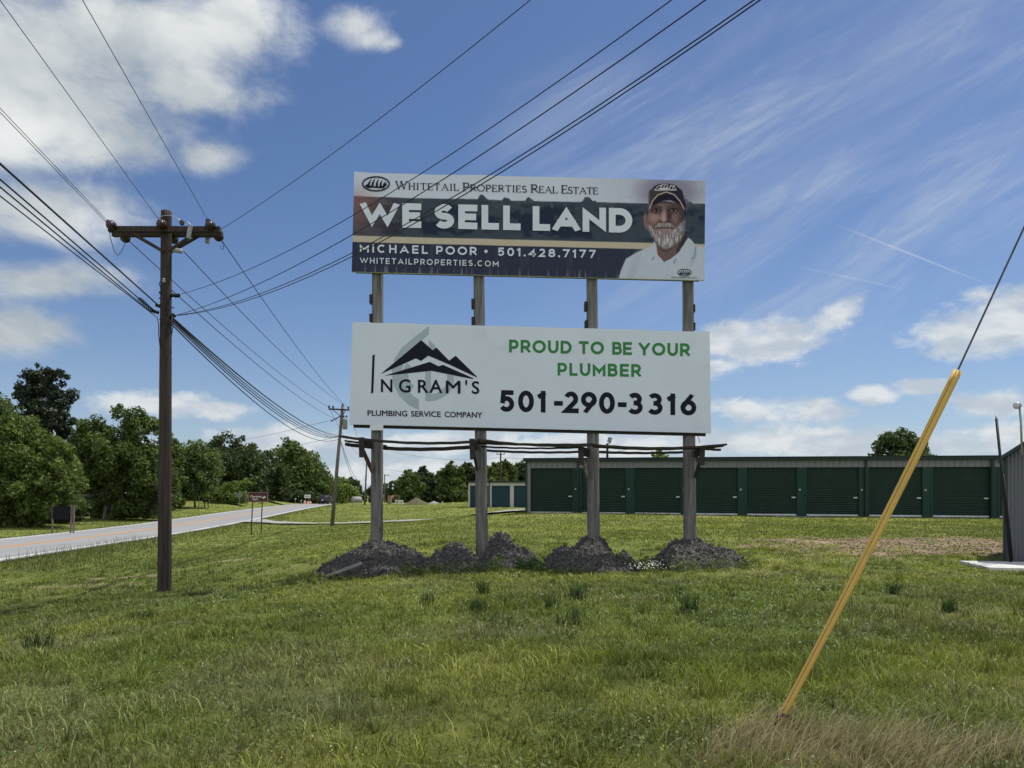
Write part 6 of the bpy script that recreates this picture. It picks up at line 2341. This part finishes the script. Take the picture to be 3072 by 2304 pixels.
# a band of longer grass runs in front of the guy anchor
band = np.exp(-((y - (5.6 + .15 * x)) / .8) ** 2) * sstep(x, -.6, 1.2)
h = (.030 + .035 * rs.uniform(0, 1, n) ** 1.5 + .085 * tall * rs.uniform(.4, 1, n) + .085 * band * rs.uniform(.3, 1, n)) * .88 * (1 + .012 * y)
h *= (.75 + .5 * sstep(fbm(x * 3.1, y * 3.1, 301, 3, .6), .4, .7)) * (1 - .45 * sstep(y, 10, 24))
w = (.0038 + .0030 * rs.uniform(0, 1, n)) * np.maximum(1, y / 4.6) ** .95
lean = rs.uniform(.15, 1.0, n)
c = ground_col(x, y)
c = c * (.42 + 1.0 * rs.uniform(0, 1, n) * (.55 + .9 * pn))[:, None]
straw = rs.uniform(0, 1, n) < .06 + .10 * (1 - tall)
c[straw] = np.array([.25, .215, .115]) * rs.uniform(.6, 1.2, straw.sum())[:, None]
c = c * (1 + np.stack([-.02 * band, .08 * band, -.2 * band], -1))
tf = fbm(x * 3.1, y * 3.1, 301, 3, .6)
c = c * (.72 + .6 * sstep(tf, .30, .68))[:, None]
hi = rs.uniform(0, 1, n) < .10
c[hi] *= 1.55
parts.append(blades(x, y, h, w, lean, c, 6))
# coarse longer blades in clumps
nc_ = 4800
cx_, cy_ = scatter(rs, nc_, 3.2, 24, 1.3, .95)
kk = rs.randint(0, nc_, 95000)
sp_ = rs.uniform(.03, .13, nc_)
x = cx_[kk] + rs.normal(size=len(kk)) * sp_[kk]
y = cy_[kk] + rs.normal(size=len(kk)) * sp_[kk]
keep = (~off_grass(x, y)) & (dirt_mask(x, y) < .3) & (y > 2.8)
x, y, kk = x[keep], y[keep], kk[keep]
n = len(x)
hc = rs.uniform(.06, .17, nc_) + (rs.uniform(0, 1, nc_) < .12) * rs.uniform(.04, .10, nc_)
h = hc[kk] * rs.uniform(.5, 1.15, n)
w = (.0058 + .004 * rs.uniform(0, 1, n)) * np.maximum(1, y / 5.5) ** .8
c = ground_col(x, y) * (rs.uniform(.6, 1.45, nc_)[kk] * rs.uniform(.7, 1.4, n))[:, None]
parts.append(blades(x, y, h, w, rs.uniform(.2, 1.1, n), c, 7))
# small round leaves of clover and plantain low in the sward
x, y = scatter(rs, 34000, 3.1, 15, 1.5)
cl_ = sstep(fbm(x * .7 + 4, y * .7, 401), .50, .62)
keep = (rs.uniform(0, 1, len(x)) < cl_) & ~off_grass(x, y) & (dirt_mask(x, y) < .3)
x, y = x[keep], y[keep]
n = len(x)
s_ = rs.uniform(.006, .013, n) * np.maximum(1, y / 6)
z = tz(x, y) + rs.uniform(.015, .06, n)
t1_, t2_ = rs.uniform(0, 6.28, n), rs.normal(0, .4, n)
ax = np.stack([np.cos(t1_), np.sin(t1_), t2_], -1) * s_[:, None]
bx_ = np.stack([-np.sin(t1_), np.cos(t1_), rs.normal(0, .4, n)], -1) * s_[:, None]
b0_ = np.stack([x, y, z], -1)
v_ = np.stack([b0_ - ax, b0_ - bx_, b0_ + ax, b0_ + bx_], 1).reshape(-1, 3)
k_ = np.arange(n)[:, None] * 4
f_ = np.concatenate([k_ + np.array([0, 1, 2]), k_ + np.array([0, 2, 3])], 0)
parts.append((v_, f_, np.repeat(np.array([.10, .15, .045]) * rs.uniform(.6, 1.5, n)[:, None], 4, 0)))
# farther sward, broad tufts
x, y = scatter(rs, 190000, 24, 125, 1.35, .85)
keep = ~off_grass(x, y)
keep &= rs.uniform(0, 1, len(x)) > dirt_mask(x, y)
x, y = x[keep], y[keep]
n = len(x)
verge = np.exp(-((road_off(x, y) - 1.6) / 1.5) ** 2) * (y < 95)
h = (.05 + .06 * rs.uniform(0, 1, n)) * (1 + verge * 1.1)
w = .018 + .0007 * y
c = ground_col(x, y) * rs.uniform(.6, 1.35, n)[:, None]
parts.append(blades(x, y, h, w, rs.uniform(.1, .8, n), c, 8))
# tall seed stalks standing against the road
n = 3000
D_ = rs.uniform(20, 60, n)
o_ = .75 + rs.uniform(0, 1, n) ** 1.4 * 2.4
x = ROAD_X0 + ROAD_S * D_ + o_ / .9903
h = rs.uniform(.12, .46, n) * (.4 + .9 * sstep(fbm(D_ * .35, D_ * 0, 3), .35, .7))
c = np.array([.15, .165, .075]) * rs.uniform(.5, 1.2, n)[:, None]
parts.append(blades(x, D_, h, rs.uniform(.008, .017, n), rs.uniform(.05, .45, n), c, 9, .2))


def join(ps):
    vs_, fs_, cs_, o = [], [], [], 0
    for v_, f_, c_ in ps:
        vs_.append(v_); fs_.append(f_ + o); cs_.append(c_)
        o += len(v_)
    return np.concatenate(vs_), np.concatenate(fs_), np.concatenate(cs_)


v_, f_, c_ = join(parts)
tag(link_mesh('grass', fast_mesh('grass', v_, f_, c_), M['grass']), 'short green and straw-flecked grass covering the field', 'grass', kind='stuff')

# dead straw-coloured grass near the anchor
n = 23000
x = rs.uniform(.6, 5.4, n)
y = rs.uniform(2.9, 5.3, n)
keep = rs.uniform(0, 1, n) < dry_mask(x, y) ** 1.2 * .9 + .03
x, y = x[keep], y[keep]
n = len(x)
h = rs.uniform(.07, .24, n) + (rs.uniform(0, 1, n) < .15) * rs.uniform(.05, .16, n)
c = np.array([.36, .295, .16]) * rs.uniform(.5, 1.45, n)[:, None]
gk = rs.uniform(0, 1, n) < .16
c[gk] = np.array([.42, .37, .26]) * rs.uniform(.8, 1.2, gk.sum())[:, None]
p1_ = blades(x, y, h, rs.uniform(.0018, .0042, n), rs.uniform(.1, .7, n), c, 12, (.70, .1))
tag(link_mesh('dead_grass', fast_mesh('dead_grass', *p1_), M['grass']), 'wind-bent dead brown grass round the foot of the yellow guard', 'dead grass', kind='stuff')

# tiny white and yellow flowers
n = 800
x, y = scatter(rs, n, 3.3, 17, 1.2)
cl_ = sstep(fbm(x * .8, y * .8, 201), .45, .6)
keep = (rs.uniform(0, 1, n) < cl_) & ~off_grass(x, y)
x, y = x[keep], y[keep]
n2 = 110
x = np.concatenate([x, rs.normal(3.15, .28, n2)])
y = np.concatenate([y, rs.normal(16.75, .22, n2)])
n = len(x)
z = tz(x, y) + rs.uniform(.05, .11, n) + np.concatenate([np.zeros(n - n2), rs.uniform(.0, .16, n2)])
r_ = np.where(np.arange(n) >= n - n2, .0058, .0045) * np.maximum(1, y / 7)
th = np.linspace(0, 2 * math.pi, 6, endpoint=False)
v_ = np.stack([x[:, None] + np.cos(th) * r_[:, None], y[:, None] + np.sin(th) * r_[:, None] * .7, z[:, None] + np.sin(th) * r_[:, None] * .8], -1).reshape(-1, 3)
f_ = np.arange(6 * n).reshape(n, 6)
ce = np.where(rs.uniform(0, 1, n)[:, None] < .45, np.array([.72, .72, .62]), np.array([.62, .50, .10]))
ce[n - n2:] = (.72, .74, .66)
tag(link_mesh('flowers', fast_mesh('flowers', v_, f_, np.repeat(ce, 6, 0)), M['leaf']), 'tiny white and yellow flowers scattered in the grass', 'flowers', kind='stuff')

# dark reedy clumps in the mown grass, one thing each
clumps = [(1285, 1816, .20, .15, 'broad dark grass clump furthest left in the row before the mounds'), (1450, 1792, .30, .10, 'tall sparse stalky grass clump before the second post mound'), (1433, 1834, .17, .16, 'low dark grass clump nearest below the stalky clump'), (1513, 1818, .15, .08, 'smallest dark grass clump between two larger ones'),
          (1653, 1826, .19, .13, 'dark grass clump left of the fan-shaped clump'), (1732, 1800, .27, .17, 'largest fan-shaped dark grass clump before the third post mound'), (1708, 1872, .20, .26, 'wide low dark grass clump nearest the camera under the fan-shaped one'), (2068, 1838, .24, .16, 'dark grass clump before the rightmost post mound'),
          (2040, 1788, .22, .08, 'thin grass clump just behind the clump before the rightmost mound'), (2682, 1782, .20, .12, 'dark grass clump left of the yellow guard, toward the concrete slab'), (2845, 1836, .18, .14, 'dark grass clump right of the yellow guard'), (120, 1960, .26, .22, 'tall dark spiky grass clump at the left edge'), (430, 1855, .13, .16, 'low dark grass clump in front of the tall utility pole')]
for i, (px, py, h_, w_, lb) in enumerate(clumps):
    Dg = 8.0
    for it in range(14):
        p = P(px, py, Dg)
        Dg = Dg * 0.5 + 0.5 * (EYE - gz(p.x, p.y)) * F / (py - HZ)
    cxx = (px - CX) / F * Dg
    n = 70 if w_ > .09 else 26
    x, y = cxx + rs.normal(size=n) * w_ * .42, Dg + rs.normal(size=n) * w_ * .3
    c = np.array([.045, .078, .028]) * rs.uniform(.6, 1.5, n)[:, None]
    v_, f_, c_ = blades(x, y, h_ * 1.3 * rs.uniform(.5, 1.15, n), rs.uniform(.009, .014, n), rs.uniform(.1, .75, n), c, 300 + i, .2)
    o = link_mesh('grass_clump', fast_mesh('grass_clump', v_, f_, c_), M['grass'], None, (cxx, Dg, gz(cxx, Dg)))
    tag(o, lb, 'grass clump', 'dark grass clumps in the mown field')

# leafy weeds round the mounds, one thing each
weeds = [(1245, 1720, 16.2, .55, .28, BROAD, 700, 'low green weeds at the right foot of the leftmost mound'), (1410, 1722, 16.3, .9, .22, BROAD, 900, 'low green weeds along the front of the second mound'), (1487, 1705, 16.6, .22, .42, LIME, 260, 'pale yellow-green leafy sapling before the dark heap'), (1590, 1705, 16.6, .48, .42, [(.025, .06, .014), (.06, .12, .025)], 1200, 'dense dark green bush between the dark heap and the third mound'),
         (1905, 1680, 17.0, .50, .40, BROAD, 900, 'green weeds with white flowers between the third and rightmost mounds'), (2120, 1715, 16.4, .8, .24, BROAD, 800, 'low green weeds before the rightmost mound'), (2225, 1690, 17.0, .5, .3, BROAD, 500, 'green weeds at the right foot of the rightmost mound'), (1010, 1745, 15.8, .45, .16, BROAD, 300, 'small weeds below the left end of the leftmost mound'), (1715, 1728, 16.2, .6, .18, BROAD, 450, 'low weeds before the third mound')]
for i, (px, py, D_, w_, h_, cl, n, lb) in enumerate(weeds):
    g = on_ground(px, py, D_)
    bl = [(Vector((g.x + a * w_ * .55, D_ + .1 * a, g.z + h_ * .45)), w_ * .5, w_ * .4, h_ * .5) for a in (-1, 0, 1)]
    v_, f_, c_ = leaves(bl, n, .026, cl, 400 + i, clump=.35, nclump=40)
    v_[:, 2] = np.maximum(v_[:, 2], g.z - .02)
    o = empty('weed', g, lb, 'weed', 'weeds round the dirt mounds')
    link_mesh('foliage', fast_mesh('foliage', v_, f_, c_), M['leaf'], o)
    mb = MB()
    r2 = random.Random(i)
    for q in range(12):
        e = Vector((g.x + r2.uniform(-1, 1) * w_ * .8, D_ + r2.uniform(-.3, .3) * w_, g.z + h_ * r2.uniform(.5, .95)))
        mb.tube([g - Vector((0, 0, .04)), g.lerp(e, .5) + Vector((0, 0, .01)), e], [.005, .004, .002], 4)
    mb.build('stem', M['green_post'], o, fix=False)

# loose stones and wood chips on the bare patch
n = 3200
x, y = rs.uniform(6.0, 18, n), rs.uniform(18.8, 25, n)
keep = rs.uniform(0, 1, n) < dirt_mask(x, y)
x, y = x[keep], y[keep]
n = len(x)
s_ = rs.uniform(.012, .05, n)
z = tz(x, y) + s_ * .25
oct_ = np.array([(1, 0, 0), (0, 1, 0), (-1, 0, 0), (0, -1, 0), (0, 0, .6), (0, 0, -.6)])
v_ = (np.stack([x, y, z], -1)[:, None, :] + (oct_[None] * s_[:, None, None]) * rs.uniform(.6, 1.3, (n, 6, 1))).reshape(-1, 3)
tri = np.array([(0, 1, 4), (1, 2, 4), (2, 3, 4), (3, 0, 4), (1, 0, 5), (2, 1, 5), (3, 2, 5), (0, 3, 5)])
f_ = (np.arange(n)[:, None, None] * 6 + tri[None]).reshape(-1, 3)
cc = np.where(rs.uniform(0, 1, (n, 1)) < .6, np.array([.30, .22, .15]), np.array([.14, .12, .10])) * rs.uniform(.6, 1.3, (n, 1))
tag(link_mesh('stones', fast_mesh('stones', v_, f_, np.repeat(cc, 6, 0)), mp), 'reddish stones and chips strewn over the bare patch', 'stones', kind='stuff')
